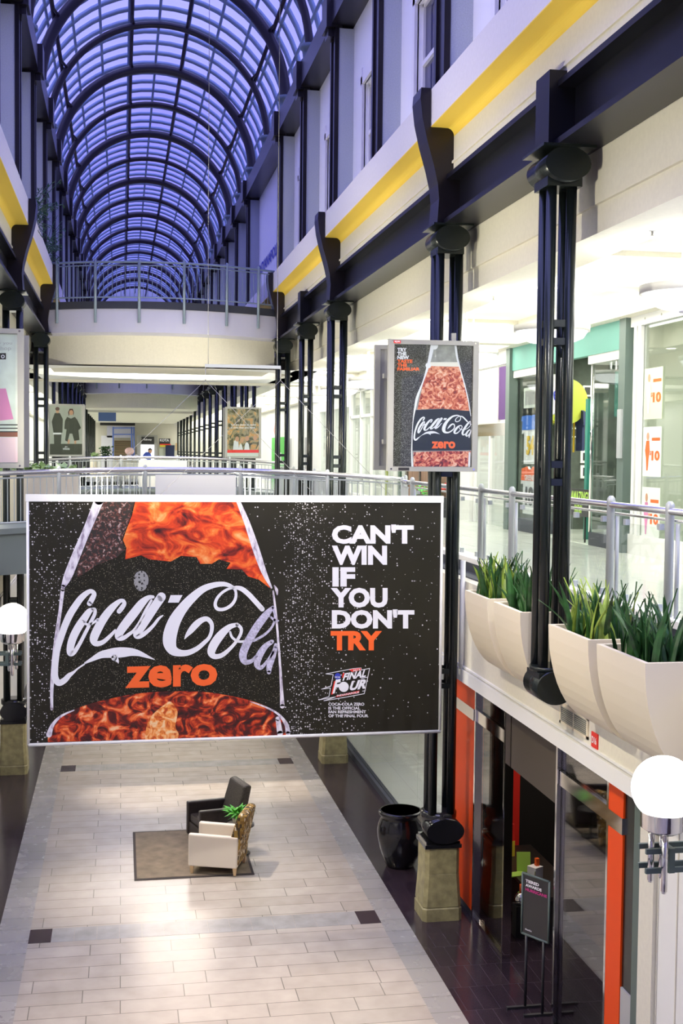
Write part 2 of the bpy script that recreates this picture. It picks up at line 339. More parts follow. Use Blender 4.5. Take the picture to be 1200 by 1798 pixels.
def text(mb, s, fn, off=0.0, shear=0):
    """fn maps (0..1, 0..1) to 3D"""
    vs, fs = text_geo(s, off, shear); mb.add([fn(u, v) for u, v in vs], fs)
def quad_fn(p00, p10, p01, p11):
    p00, p10, p01, p11 = map(Vector, (p00, p10, p01, p11))
    return lambda u, v: (p00*(1-u)+p10*u)*(1-v)+(p01*(1-u)+p11*u)*v
def pxbox(x0, y0, x1, y1, Y, skew=0, rise=0):
    """text box given by picture coordinates on the upright plane y=Y"""
    return lambda u, v: onY(x0+(x1-x0)*u+skew*v, y1+(y0-y1)*v+rise*u, Y)

FAR = 104.0; NEAR = -7.0
COLY = [16.1+4.25*k for k in range(-3, 20)]
# ================================================================ FLOORS
fl = struct(B(-1.17, 3.47, NEAR, FAR, -.2, 0).build('floor', 'floor'))
struct(B(-1.58, -1.17, NEAR, FAR, -.2, 0).build('floor_border', 'floorborder')); struct(B(3.47, 3.83, NEAR, FAR, -.2, 0).build('floor_border', 'floorborder'))
struct(B(3.83, 8.6, NEAR, FAR, -.2, 0).build('floor_margin', 'darkfloor')); struct(B(-6.4, -1.58, NEAR, FAR, -.2, 0).build('floor_margin', 'darkfloor'))
for k in range(0, 5):
    y = 7.5+8.6*k if k != 1 else 15.93
    y = [7.4, 15.9, 24.45, 33, 41.5][k]
    for x in (-1.17, 3.19): struct(B(x, x+.285, y, y+.46, 0, .003).build('floor_inlay', 'inlay'))
    mb = MB()
    for q in range(14):
        x = -.885+q*.291; mb.box(x+.003, min(x+.288, 3.187), y, y+.46, 0, .002)
    struct(mb.build('floor_tile_row', 'tilegrey'))

# ================================================================ GALLERIES (both sides)
for sd, nm in ((1, 'right'), (-1, 'left')):
    struct(bx2(MB(), sd, 5.0, 8.2, NEAR, FAR, 4.55, 4.75).build('floor_gallery', 'galfloor'))
    struct(bx2(MB(), sd, 4.75, 8.2, NEAR, FAR, 3.27, 3.35).build('ceiling_shops', 'cream'))
    # plaster edge of the gallery with its white band
    struct(bx2(MB(), sd, 4.6, 4.75, NEAR, FAR, 3.42, 4.62).build('wall_gallery_edge', 'cream'))
    mb = MB(); bx2(mb, sd, 4.56, 4.75, NEAR, FAR, 3.25, 3.42); bx2(mb, sd, 4.575, 4.6, NEAR, FAR, 3.44, 3.465)
    struct(mb.build('trim_1', 'white'))
    struct(bx2(MB(), sd, 4.99, 5.10, NEAR, FAR, 4.6, 4.77).build('trim_2', 'darkedge')); struct(bx2(MB(), sd, 4.75, 4.99, NEAR, FAR, 4.55, 4.64).build('trim_2', 'darkedge'))
    struct(bx2(MB(), sd, 4.98, 5.12, NEAR, FAR, 4.77, 4.84).build('trim_3', 'white'))
    # soffit of the gallery: deep beam behind the columns, flat bands, raised lit coffers
    mb = MB(); bx2(mb, sd, 4.72, 4.95, NEAR, FAR, 8.58, 10.0); bx2(mb, sd, 4.68, 4.72, NEAR, FAR, 8.86, 10.0)
    struct(mb.build('wall_upper_beam', 'cream'))
    mb = MB(); bx2(mb, sd, 4.95, 5.37, NEAR, FAR, 8.58, 9.1); bx2(mb, sd, 7.9, 8.3, NEAR, FAR, 8.58, 9.1)
    y = 6.9-8.5
    while y < FAR: bx2(mb, sd, 5.37, 7.9, y, y+.5, 8.58, 9.06); y += 8.5
    struct(mb.build('ceiling_soffit', 'cream'))
    struct(bx2(MB(), sd, 5.0, 8.3, NEAR, FAR, 9.05, 9.2).build('ceiling_coffer', 'white'))
    # solid top of the entablature
    mb = MB(); bx2(mb, sd, 4.31, 5.2, NEAR, FAR, 10.02, 10.64); bx2(mb, sd, 4.285, 4.31, NEAR, FAR, 10.17, 10.20)
    struct(mb.build('wall_frieze', 'cream'))
    struct(bx2(MB(), sd, 4.0, 4.32, NEAR, FAR, 10.625, 10.64).build('trim_4', 'yellow'))  # soffit underside: warm light put into the colour as yellow
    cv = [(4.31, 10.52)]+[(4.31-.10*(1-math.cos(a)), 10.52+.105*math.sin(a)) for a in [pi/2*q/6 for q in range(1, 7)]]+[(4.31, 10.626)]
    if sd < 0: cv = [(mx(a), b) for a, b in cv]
    struct(MB().prism(cv, 'y', NEAR, FAR, False).build('trim_glow', 'yellow'))  # added moulding, its curve and yellow imitating the glow fading down the frieze
    struct(bx2(MB(), sd, 4.0, 5.2, NEAR, FAR, 10.64, 11.12).build('trim_5', 'fascia'))
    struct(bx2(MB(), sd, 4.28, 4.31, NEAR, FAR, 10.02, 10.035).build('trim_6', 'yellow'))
    # dark steel beam on the columns
    mb = MB(); bx2(mb, sd, 4.40, 4.44, NEAR, FAR, 9.44, 9.96); bx2(mb, sd, 4.19, 4.66, NEAR, FAR, 9.38, 9.44); bx2(mb, sd, 4.22, 4.66, NEAR, FAR, 9.96, 10.02)
    struct(mb.build('trim_7', 'beam'))
    # upper storey wall
    mb = MB(); XW = 4.55
    WY = [20.35-2.125+4.25*k for k in range(-5, 4)] if sd > 0 else []
    ys = NEAR
    for w in WY:
        bx2(mb, sd, XW, XW+.3, ys, w-.75, 11.12, 15.4); bx2(mb, sd, XW, XW+.3, w-.75, w+.75, 13.35, 15.4); ys = w+.75
    bx2(mb, sd, XW, XW+.3, ys, FAR, 11.12, 15.4)
    struct(mb.build('wall_'+nm, 'whitewall'))
    for w in WY:
        wn = MB()
        for a, b, x in ((.75, .90, XW-.05), (.90, 1.0, XW-.03)):
            bx2(wn, sd, x, XW+.02, w-b, w-a, 11.12, 13.35+b-.75+.1); bx2(wn, sd, x, XW+.02, w+a, w+b, 11.12, 13.35+b-.75+.1); bx2(wn, sd, x, XW+.02, w-b, w+b, 13.35+a-.75, 13.35+b-.75)
        for a in (-.75, .70): bx2(wn, sd, XW+.08, XW+.15, w+a, w+a+.05, 11.12, 13.35)
        bx2(wn, sd, XW+.07, XW+.15, w-.7, w+.7, 12.38, 12.45); bx2(wn, sd, XW+.09, XW+.15, w-.015, w+.015, 11.12, 13.35); bx2(wn, sd, XW+.08, XW+.15, w-.75, w+.75, 13.3, 13.35)
        wo = struct(wn.build('window_%d' % (WY.index(w)+1), 'frame'))
        bx2(MB(), sd, XW+.12, XW+.14, w-.72, w+.72, 11.12, 13.33).build('pane', 'nightglass', wo)
    for y in COLY:
        if y > 98 or (sd > 0 and 37 < y < 38): continue
        p = struct(bx2(MB(), sd, 4.24, XW, y-.25, y+.25, 11.12, 14.75).build('wall_pier', 'grey'))
        mb = MB(); bx2(mb, sd, 4.155, 4.24, y-.27, y-.16, 11.12, 14.75); bx2(mb, sd, 4.155, 4.24, y+.16, y+.27, 11.12, 14.75); bx2(mb, sd, 4.19, 4.24, y-.16, y+.16, 11.12, 14.75)
        mb.build('cladding', 'bronze', p)
        mb = MB(); bx2(mb, sd, 3.98, 4.3, y-.3, y+.3, 14.75, 15.38); bx2(mb, sd, 4.03, 4.25, y-.2, y+.2, 14.6, 14.75)
        mb.build('cap_block', 'bronze', p)
    mb = MB(); bx2(mb, sd, 4.08, 4.62, NEAR, FAR, 14.8, 15.3); bx2(mb, sd, 4.3, 5.0, NEAR, FAR, 15.25, 15.42)
    struct(mb.build('trim_8', 'bronze'))
    # outer walls behind the shops and above the gallery
    struct(bx2(MB(), sd, 8.25, 8.4, 51 if sd > 0 else NEAR, FAR, 4.75, 8.7).build('wall_gallery_shops', 'white'))
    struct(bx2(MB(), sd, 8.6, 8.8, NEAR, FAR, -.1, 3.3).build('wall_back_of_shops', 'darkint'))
struct(B(-6.5, 8.8, NEAR-.3, NEAR, -.1, 20).build('wall_near', 'cream'))
struct(B(-6.5, 12, FAR, FAR+.3, -.1, 8.6).build('wall_far', 'white'))
struct(B(-6.5, 8.8, FAR, FAR+.3, 8.6, 20).build('wall_far_upper', 'grey'))
# lettering on the upper wall
mb = MB(); text(mb, 'INDIANAPOLIS', quad_fn((4.53, 41.2, 12.2), (4.53, 36.0, 12.2), (4.53, 41.2, 12.55), (4.53, 36.0, 12.55)), .03)
tag(mb.build('wall_lettering', 'blueprint'), 'dark blue raised lettering on the pale upper wall above the high bridge', 'sign')

# ================================================================ GLASS VAULT
CZ = 15.75
vt = thing('glass_vault', 'barrel vaulted glass roof on dark curved ribs over the hall', 'glass roof', (CXH, 20, 15.4))
def arc(r, a0, a1, n, y, cz=CZ): return [(CXH+r*math.sin(a), y, cz+r*math.cos(a)) for a in [a0+(a1-a0)*i/n for i in range(n+1)]]
A0, A1 = -pi/2, pi/2
g = MB(); n = 40
a = arc(3.78, A0, A1, n, NEAR); b = arc(3.78, A0, A1, n, FAR); g.add(a+b, [(i, i+1, n+2+i, n+1+i) for i in range(n)], True)
for sx in (-3.78, 3.78): g.add([(CXH+sx, NEAR, CZ), (CXH+sx, FAR, CZ), (CXH+sx, FAR, 15.3), (CXH+sx, NEAR, 15.3)], [(0, 1, 2, 3)])
g.build('glazing', 'vault', vt)
gb = MB(); y = 22.475
while y < FAR-2:
    n = 28; w = .085
    v = []
    for rr in (3.66, 3.76):
        for yy in (y-w, y+w): v += arc(rr, A0, A1, n, yy)
    m = n+1; f = []
    for i in range(n): f += [(i, i+1, m+i+1, m+i), (2*m+i, 3*m+i, 3*m+i+1, 2*m+i+1), (i, 2*m+i, 2*m+i+1, i+1), (m+i, m+i+1, 3*m+i+1, 3*m+i)]
    gb.add(v, f, True); y += 1.0625
gb.build('arched_glazing_bars', 'bar', vt)
gl = MB()
for k in range(-6, 7):
    t = k*math.radians(14.2)
    gl.path([(CXH+3.68*math.sin(t), yy, CZ+3.68*math.cos(t)) for yy in (20, FAR)], .045, 6)
gl.build('long_glazing_bars', 'bar', vt)
for t in (-57, -14, 14, 57):
    t = math.radians(t); px = CXH+3.42*math.sin(t); pz = CZ+3.42*math.cos(t)
    MB().tube((px, 20, pz), (px, FAR, pz), .06, 8).build('purlin', 'rib', vt)
for k, y in enumerate(COLY):
    if y < 20 or y > 100: continue
    thick = (k % 2 == 1)
    r = .15 if thick else .10
    pts = [(CXH-3.2, y, 15.4)]+arc(3.2, A0, A1, 36, y)+[(CXH+3.2, y, 15.4)]
    rb = MB().path(pts, r, 10).build('arch_rib', 'rib', vt)
    for t in (-57, -14, 14, 57):
        br = MB(); t = math.radians(t); p1 = (CXH+3.2*math.sin(t), y, CZ+3.2*math.cos(t))
        for dy in (-.45, .45): br.tube(p1, (CXH+3.42*math.sin(t), y+dy, CZ+3.42*math.cos(t)), .04, 6)
        br.build('rib_brace', 'rib', rb)
    for s in (-1, 1):
        MB().lathe([(.2, 15.38), (.2, 15.5), (.15, 15.55), (.17, 15.72), (.22, 15.76), (.22, 15.86)], (CXH+s*3.2, y, 0), 14).build('rib_shoe', 'shoe', rb)

# ================================================================ COLUMNS
def scroll(mb, x, y, z, rx=.22, rz=.165, l=.24):
    n = 28; e = [(rx*math.cos(2*pi*i/n), rz*math.sin(2*pi*i/n)) for i in range(n)]
    mb.add([(x+a, y-l, z+b) for a, b in e]+[(x+a, y+l, z+b) for a, b in e], [(i, (i+1) % n, n+(i+1) % n, n+i) for i in range(n)], True)
    k = len(mb.v)-2*n; mb.f += [[k+i for i in range(n)][::-1], [k+n+i for i in range(n)]]; mb.sm += [False]*2
def column(x, y, kind, label, group=None):
    """kind: 'ground' stands on a stone pedestal, 'hung' ends in a scroll at the gallery edge, 'far' is cut at the gallery"""
    z0 = {'ground': 1.44, 'hung': 4.2, 'far': 1.44}[kind]; sp, r = (.13, .058) if kind != 'hung' else (.105, .053)
    t = thing('tubular_column', label, 'column', (x, y, 0 if kind != 'hung' else 3.8), group)
    for a in (-sp, sp):
        for b in (-sp, sp): MB().tube((x+a, y+b, z0), (x+a, y+b, 9.05), r, 12).build('tube', 'iron', t)
    mb = MB(); scroll(mb, x, y, 9.20, .235, .165, .29); mb.box(x-.27, x+.27, y-.33, y+.33, 9.355, 9.38); mb.box(x-.18, x+.18, y-.2, y+.2, 9.0, 9.09)
    mb.build('scroll_capital', 'iron', t)
    mb = MB()
    for z in (7.66, 7.48, 6.25, 6.07, 3.4, 3.2):
        if z > z0+.2:
            mb.box(x-sp, x+sp, y-sp-.02, y-sp+.02, z-.035, z+.035); mb.box(x-sp, x+sp, y+sp-.02, y+sp+.02, z-.035, z+.035)
            mb.box(x-sp-.02, x-sp+.02, y-sp, y+sp, z-.035, z+.035); mb.box(x+sp-.02, x+sp+.02, y-sp, y+sp, z-.035, z+.035)
    mb.build('spacer', 'iron', t)
    if kind == 'hung':
        mb = MB(); scroll(mb, x-.0, y, 4.0, .2, .17, .22); mb.lathe([(.2, 4.15), (.2, 4.2)], (x, y, 0), 20); mb.box(x-.17, x+.17, y-.19, y+.19, 4.0, 4.15); mb.box(x, 4.6, y-.08, y+.08, 3.95, 4.1)
        mb.build('scroll_base', 'iron', t)
        MB().box(x-.18, x+.18, y-.2, y+.2, 9.38, 10.12).build('beam_block', 'beam', t)
    else:
        mb = MB(); mb.lathe([(.24, 1.34), (.25, 1.36), (.25, 1.44), (.19, 1.46)], (x, y+.04, 0), 24); scroll(mb, x+.02, y, 1.235, .262, .168, .29); mb.box(x-.255, x+.255, y-.265, y+.255, 1.0, 1.05); mb.box(x-.235, x+.235, y-.245, y+.235, 1.05, 1.09)
        mb.build('scroll_base', 'black', t)
        ch = .05
        def octo(w, z, c=ch): return [(x+a, y+b, z) for a, b in ((-w+c, -w), (w-c, -w), (w, -w+c), (w, w-c), (w-c, w), (-w+c, w), (-w, w-c), (-w, -w+c))]
        mb = MB(); rings = [octo(.275, 0), octo(.275, .165), octo(.262, .18), octo(.262, .19), octo(.268, .195), octo(.25, .45), octo(.24, .635), octo(.236, .64), octo(.24, .645), octo(.24, 1.0)]
        mb.add([q for rg in rings for q in rg], [(i*8+k, i*8+(k+1) % 8, (i+1)*8+(k+1) % 8, (i+1)*8+k) for i in range(len(rings)-1) for k in range(8)]+[tuple(range(8))[::-1], tuple(range(72, 80))])
        mb.build('stone_pedestal', 'stone', t)
        # curved bronze bracket that wraps the frieze
        s = 1 if x > CXH else -1
        pr = [(3.86, 11.13), (3.85, 11.0), (3.88, 10.75), (3.95, 10.45), (4.04, 10.15), (4.10, 9.9), (4.12, 9.7), (4.10, 9.38), (4.5, 9.38), (4.5, 10.0), (4.32, 10.05), (4.31, 10.62), (3.99, 10.63), (3.99, 11.13)]
        if s < 0: pr = [(mx(a), b) for a, b in pr][::-1]
        MB().prism(pr, 'y', y-.26, y+.2).build('curved_bracket', 'bronze', t)
    return t
XC = 4.31
column(XC, 7.6, 'hung', 'black column carrying the nearest white globe lamp')
column(XC, 11.85, 'hung', 'black column ending in a scroll between the cream planters')
column(XC, 16.1, 'ground', 'black column on a stone pedestal behind the bottle poster and beside the black urn')
column(XC, 24.6, 'ground', 'black column with a curved bracket just beyond the low bridge on the glass-railing side')
column(XC, 28.85, 'hung', 'black column without bracket between two bracketed ones beyond the low bridge')
column(XC, 33.1, 'ground', 'black column at the end of the high bridge under the cream frieze')
column(mx(XC), 16.1, 'ground', 'black column carrying the white globe lamp at the banner edge')
column(mx(XC), 24.6, 'ground', 'black column behind the pink bag poster rising from a stone pedestal')
column(mx(XC), 33.1, 'ground', 'black column beside the two leather jackets poster')
for y in COLY:
    if 40 < y < 96:
        for x in (XC, mx(XC)): column(x, y, 'far', 'slim black column in the dense far rows beyond the high bridge', 'black columns of the far hall')

# ================================================================ RAILINGS AND BRIDGES
def baluster_rail(name, label, pts, zb, ht, posts, m, drop=.1, panel=None, rr=.04, double=True):
    """pts: list of 3D points on deck along the rail; posts: indices"""
    t = thing(name, label, 'railing', pts[0])
    mb = MB().path([Vector(p)+Vector((0, 0, ht)) for p in pts], rr, 10); mb.build('handrail', m if m != 'railgrey' else 'steel', t)
    mb = MB().path([Vector(p)+Vector((0, 0, ht-.09)) for p in pts], .016, 6)
    mb.path([Vector(p)+Vector((0, 0, .1)) for p in pts], .02, 6)
    L = [0]
    for a, b in zip(pts, pts[1:]): L.append(L[-1]+(Vector(b)-Vector(a)).length)
    def at(s):
        for i in range(len(L)-1):
            if s <= L[i+1]+1e-6: return Vector(pts[i]).lerp(Vector(pts[i+1]), (s-L[i])/(L[i+1]-L[i]))
        return Vector(pts[-1])
    s = .06
    while s < L[-1]:
        p = at(s)
        if not (panel and panel[0] < p.x < panel[1]): mb.tube(p+Vector((0, 0, .1)), p+Vector((0, 0, ht-.09)), .009, 5, cap=False)
        s += .115
    mb.build('balusters', m, t)
    for sp in posts:
        p = at(sp)
        MB().lathe([(.038, -drop), (.038, ht+.05), (.03, ht+.075), (.012, ht+.09)], tuple(p), 12).build('post', m, t)
    if panel:
        q = Vector(pts[0]); y = at(L[-1]*.5).y-.05
        z = at(L[-1]*.5).z
        MB().box(panel[0], panel[1], y, y+.03, z+.05, z+ht-.1).build('white_panel', 'white', t)
    return t
def camber(x, e, c, w=3.6): return c-(c-e)*((x-CXH)/w)**2
# low bridge
def low_bridge(y0, y1, zt, name, label):
    xs = [mx(5.35)+i*(5.35-mx(5.35))/20 for i in range(21)]
    t = thing(name, label, 'bridge', (CXH, y0, 4))
    top = [(x, camber(x, zt-1.02, zt-.86, 4.2)) for x in xs]
    MB().prism(top+[(x, z-.10) for x, z in top[::-1]], 'y', y0-.06, y1+.06).build('deck', 'deck', t)
    MB().prism([(x, z-.10) for x, z in top]+[(x, z-.84) for x, z in top[::-1]], 'y', y0, y1).build('girder', 'deck', t)
    return [Vector((x, y0, z)) for x, z in top]
tp = low_bridge(22.8, 27.0, 5.86, 'low_bridge', 'grey cambered footbridge behind the banner at gallery level')
baluster_rail('bridge_railing', 'steel railing of the low bridge with a white panel right above the banner', tp, 0, 1.0, [2.0, 3.55, 5.3, 6.95, 8.5], 'railgrey', .0, (.62, 2.1), .045)
baluster_rail('bridge_railing', 'steel railing on the far edge of the low bridge beside the pale leafy planter', [p+Vector((0, 4.2, 0)) for p in tp], 0, .9, [2.0, 3.6, 5.3, 6.9], 'railgrey', 0, None, .03)
tp2 = low_bridge(40.0, 44.0, 5.98, 'low_bridge', 'second cambered footbridge farther down the hall before the planters')
baluster_rail('bridge_railing', 'railing of the second footbridge with a long white panel', [p for p in tp2], 0, 1.0, [1.5, 3.1, 4.9, 6.6], 'railgrey', 0, (.55, 2.1), .045)
# gallery railing with glass
def glass_rail(x, posts, y0, y1, label):
    t = thing('glass_railing', label, 'railing', (x, y0, 4.84))
    MB().tube((x, y0, 5.83), (x, y1, 5.83), .035, 12).build('handrail', 'steel', t)
    MB().tube((x+.06, y0, 5.74), (x+.06, y1, 5.74), .014, 8).build('lower_rail', 'steel', t)
    for p in posts:
        po = MB().lathe([(.042, 4.62), (.042, 5.84), (.046, 5.86), (.04, 5.9), (.018, 5.925)], (x, p, 0), 14).build('post', 'railgrey', t)
        MB().tube((x+.02, p-.13, 4.84), (x+.02, p-.13, 5.72), .022, 8).build('side_stanchion', 'railgrey', po)
    for a, b in zip(posts, posts[1:]):
        pn = MB().box(x+.02, x+.032, a+.06, b-.2, 4.9, 5.66).build('glass_panel', 'railglass', t)
        for yy in (a+.25, b-.35):
            for z0, z1 in ((5.64, 5.7), (4.86, 4.93)): B(x, x+.05, yy-.03, yy+.03, z0, z1).build('glass_clip', 'railgrey', pn)
    return t
glass_rail(5.05, [8.0, 9.35, 10.7, 12.1, 13.5, 15.4, 16.8, 18.2, 19.6, 21.0], 7.0, 21.3, 'steel and clear glass railing along the gallery above the planters')
baluster_rail('gallery_railing', 'short steel railing joining the glass one to the low bridge', [Vector((5.05, 21.3, 4.84)), Vector((5.15, 22.2, 4.84)), Vector((5.35, 22.8, 4.84))], 0, .98, [.9], 'railgrey', 0)
for s, lb in ((1, 'steel railing along the gallery before the white mullioned shopfronts'), (-1, 'steel railing along the gallery behind the black jackets poster')):
    x = 5.05 if s > 0 else mx(5.05)
    baluster_rail('gallery_railing', lb, [Vector((x, 27.1, 4.84)), Vector((x, 39.9, 4.84))], 0, .98, [1, 3, 5, 7, 9, 11], 'railgrey', 0)

# high bridge, bowed towards the camera
def high_bridge(yc, bulge, label, lab2, x0, x1, posts):
    t = thing('high_bridge', label, 'bridge', (CXH, yc, 9.4))
    N = 24; xs = [x0+(x1-x0)*i/N for i in range(N+1)]; fy = lambda x: yc-bulge*(1-((x-CXH)/((x1-x0)/2))**2)
    fr = [(x, fy(x)) for x in xs]
    MB().prism(fr+[(x1, yc+3), (x0, yc+3)], 'z', 9.38, 9.98).build('fascia', 'lilac', t)
    MB().prism([(x, y-.03) for x, y in fr]+[(x1, yc+3), (x0, yc+3)], 'z', 9.98, 10.17).build('slab', 'darkedge', t)
    MB().prism([(x, y+.9) for x, y in fr]+[(x1, yc+4), (x0, yc+4)], 'z', 8.62, 9.38).build('recessed_beam', 'cream', t)
    pt = [Vector((x, y-.06, 10.17)) for x, y in fr]
    baluster_rail('high_bridge_railing', lab2, pt, 0, 1.0, posts, 'railblue', .55, None, .03)
high_bridge(33.1, 1.0, 'cream fronted bridge under the glass vault', 'blue grey railing on the bridge under the vault', -1.95, 4.19, [.35, 1.45, 2.6, 3.75, 4.9, 5.85])
high_bridge(68, 2.0, 'far lilac fronted bridge beneath the vault end', 'curved railing of the far bridge beneath the vault', -1.95, 4.19, [1, 2.5, 4, 5.5])
# ceiling under the high bridge with an oval lit recess
n = 40; ov = [(CXH+3.9*math.cos(2*pi*i/n), 36.4+2.7*math.sin(2*pi*i/n)) for i in range(n)]
mb = MB(); outer = []
for x, y in ov:
    dx, dy = x-CXH, y-36.4; k = min(5.0/max(1e-6, abs(dx)), (3.7 if dy > 0 else 2.9)/max(1e-6, abs(dy))); outer.append((CXH+dx*k, 36.4+dy*k))
mb.add([(x, y, 8.58) for x, y in ov]+[(x, y, 8.58) for x, y in outer]+[(x, y, 8.95) for x, y in ov], [(i, (i+1) % n, n+(i+1) % n, n+i) for i in range(n)]+[(i, (i+1) % n, 2*n+(i+1) % n, 2*n+i) for i in range(n)])
mb.box(CXH-5, CXH+5, 34.4, 40.1, 8.95, 9.0)
struct(mb.build('ceiling_oval', 'white'))
ovl = lamp('cove_light', 'AREA', (CXH, 36.4, 8.62), 900, (1, .98, .94), 3.5, (CXH, 36.4, 9.5), sy=6)
struct(B(CXH-4, CXH+4, 40.1, 40.4, 8.5, 8.72).build('trim_9', 'cream'))
struct(B(-1.95, 4.19, 72.1, FAR, 8.5, 8.66).build('ceiling_far', 'cream'))
tag(B(-1.3, -.3, 72.2, 72.3, 8.0, 8.51).build('blue_banner', mat('blue_panel', (.10, .17, .42), .6)), 'plain blue panel hung below the far cream ceiling', 'banner')
mb = B(mx(4.9), 4.9, 40.1, 40.15, 9.0, 10.0); struct(mb.build('wall_over_oval', 'cream'))

# ================================================================ PLANTERS ON THE GALLERY EDGE
def planter(y0, y1, label, plantlabel, yellow):
    t = thing('bowl_planter', label, 'planter', (4.35, (y0+y1)/2, 3.75))
    pr = [(4.10, 4.70)]
    for q in range(1, 13):
        a = q/12*pi/2; pr.append((4.62-.52*math.cos(a)**.9, 4.70-.95*math.sin(a)))
    out = pr+[(4.72, 3.75), (4.72, 4.70)]
    w = .045
    mb = MB()
    for a, b in ((y0, y0+w), (y1-w, y1)): mb.prism(out, 'y', a, b)
    inner = [(x+w, z+.0 if i == 0 else z+w) for i, (x, z) in enumerate(pr)]
    mb.prism(pr+inner[::-1], 'y', y0+w, y1-w, False); mb.box(4.68, 4.72, y0+w, y1-w, 3.8, 4.70)
    mb.build('shell', 'planter', t)
    B(4.13, 4.70, y0+w, y1-w, 4.50, 4.60).build('soil', 'soil', t)
    p = thing('snake_plant', plantlabel, 'plant', (4.4, (y0+y1)/2, 4.58))
    rnd = random.Random(int(y0*100)); mbs = {'leaf': MB(), 'leafy': MB()}
    for k in range(95):
        x = rnd.uniform(4.2, 4.64); y = rnd.uniform(y0+.12, y1-.12); h = rnd.uniform(.28, .62) * (1.1 if rnd.random() > .9 else 1)
        ang = rnd.uniform(0, pi); lx = rnd.gauss(0, .10); ly = rnd.gauss(0, .13); wd = rnd.uniform(.018, .032)
        mm = mbs['leafy' if yellow and rnd.random() < .42 else 'leaf']
        pts = []; tw = rnd.uniform(-.8, .8)
        for i in range(6):
            s = i/5; ww = wd*(1, 1.1, 1.1, .9, .6, .03)[i]; aa = ang+tw*s
            cx, cy, cz = x+lx*s*s, y+ly*s*s, 4.58+h*s; dx, dy = math.cos(aa)*ww, math.sin(aa)*ww
            nx, ny = -math.sin(aa)*.006, math.cos(aa)*.006
            pts += [(cx-dx, cy-dy, cz), (cx+nx, cy+ny, cz), (cx+dx, cy+dy, cz), (cx-nx, cy-ny, cz)]
        mm.add(pts, [(i*4+j, i*4+(j+1) % 4, i*4+4+(j+1) % 4, i*4+4+j) for i in range(5) for j in range(4)])
    mbs['leaf'].build('green_leaves', 'leaf', p)
    if mbs['leafy'].v: mbs['leafy'].build('yellow_edged_leaves', 'leafy', p)
planter(9.07, 10.08, 'cream bowl planter nearest, with plain dark green sword leaves', 'dark green snake plant in the nearest cream planter', False)
planter(10.28, 11.31, 'cream bowl planter just nearer than the scroll-ended column', 'yellow edged snake plant just nearer than the scroll-ended column', True)
planter(12.17, 13.09, 'cream bowl planter directly beyond the scroll-ended column', 'dark green snake plant directly beyond the scroll-ended column', False)
planter(13.34, 14.26, 'cream bowl planter farthest away, beside the banner', 'yellow edged snake plant in the planter beside the banner', True)

# vent and small sign on the gallery edge
t = thing('air_vent', 'pale louvred air vent in the cream gallery edge', 'vent', (4.6, 11.86, 3.6))
mb = MB(); mb.box(4.585, 4.6, 11.46, 12.26, 3.51, 3.54); mb.box(4.585, 4.6, 11.46, 12.26, 3.70, 3.73); mb.box(4.585, 4.6, 11.46, 11.5, 3.51, 3.73); mb.box(4.585, 4.6, 12.22, 12.26, 3.51, 3.73); mb.box(4.585, 4.6, 11.85, 11.87, 3.51, 3.73)
mb.build('vent_frame', 'planter', t)
B(4.592, 4.602, 11.5, 12.22, 3.54, 3.70).build('vent_dark', 'dkprint', t)
mb = MB()
for k in range(8): mb.box(4.584, 4.598, 11.5, 12.22, 3.548+k*.02, 3.557+k*.02)
mb.build('louvres', 'vent', t)
t = thing('location_sign', 'small red D16 plate on the white gallery edge', 'sign', (4.59, 11.28, 3.55))
B(4.588, 4.6, 11.21, 11.37, 3.47, 3.62).build('plate', 'red', t)
mb = MB(); text(mb, 'D16', quad_fn((4.586, 11.35, 3.51), (4.586, 11.235, 3.51), (4.586, 11.35, 3.58), (4.586, 11.235, 3.58)), .02)
mb.build('lettering', 'whiteprint', t)

# ================================================================ GLOBE LAMPS
def globe(x, y, z, s, label):
    t = thing('globe_lamp', label, 'lamp', (x, y, z-.6))
    MB().sphere((x, y, z), .222, 32, 20).build('globe', 'globe', t)
    MB().lathe([(.10, -.30), (.125, -.285), (.155, -.265), (.155, -.155), (.16, -.15)], (x, y, z), 28).build('holder', 'chrome', t)
    mb = MB()
    for dx, dy, b in ((-.045, .09, -.66), (.0, -.03, -.70), (.04, .1, -.64)): mb.tube((x+dx, y+dy, z-.30), (x+dx, y+dy, z+b), .022, 14); mb.tube((x+dx, y+dy, z+b), (x+dx, y+dy, z+b-.015), .015, 10)
    mb.build('stem_tubes', 'chrome', t)
    mb = MB(); xe = XC if s > 0 else mx(XC)
    for zz in (-.44, -.575):
        for dy in (-.0, .12): mb.box(min(x-s*.11, xe), max(x-s*.11, xe), y+dy-.012+.03, y+dy+.012+.03, z+zz-.018, z+zz+.018)
    mb.box(x+s*.05, x+s*.09, y, y+.16, z-.59, z-.42) if s > 0 else mb.box(x-.09, x-.05, y, y+.16, z-.59, z-.42)
    mb.build('bracket', 'greenmetal', t)
    lamp('globe_light', 'POINT', (x, y, z), 90, (1, .93, .82), .23)
globe(3.64, 7.7, 4.09, 1, 'large white glowing globe lamp before the white panelled wall')
globe(-1.38, 16.2, 4.14, -1, 'white glowing globe lamp partly hidden behind the banner edge')

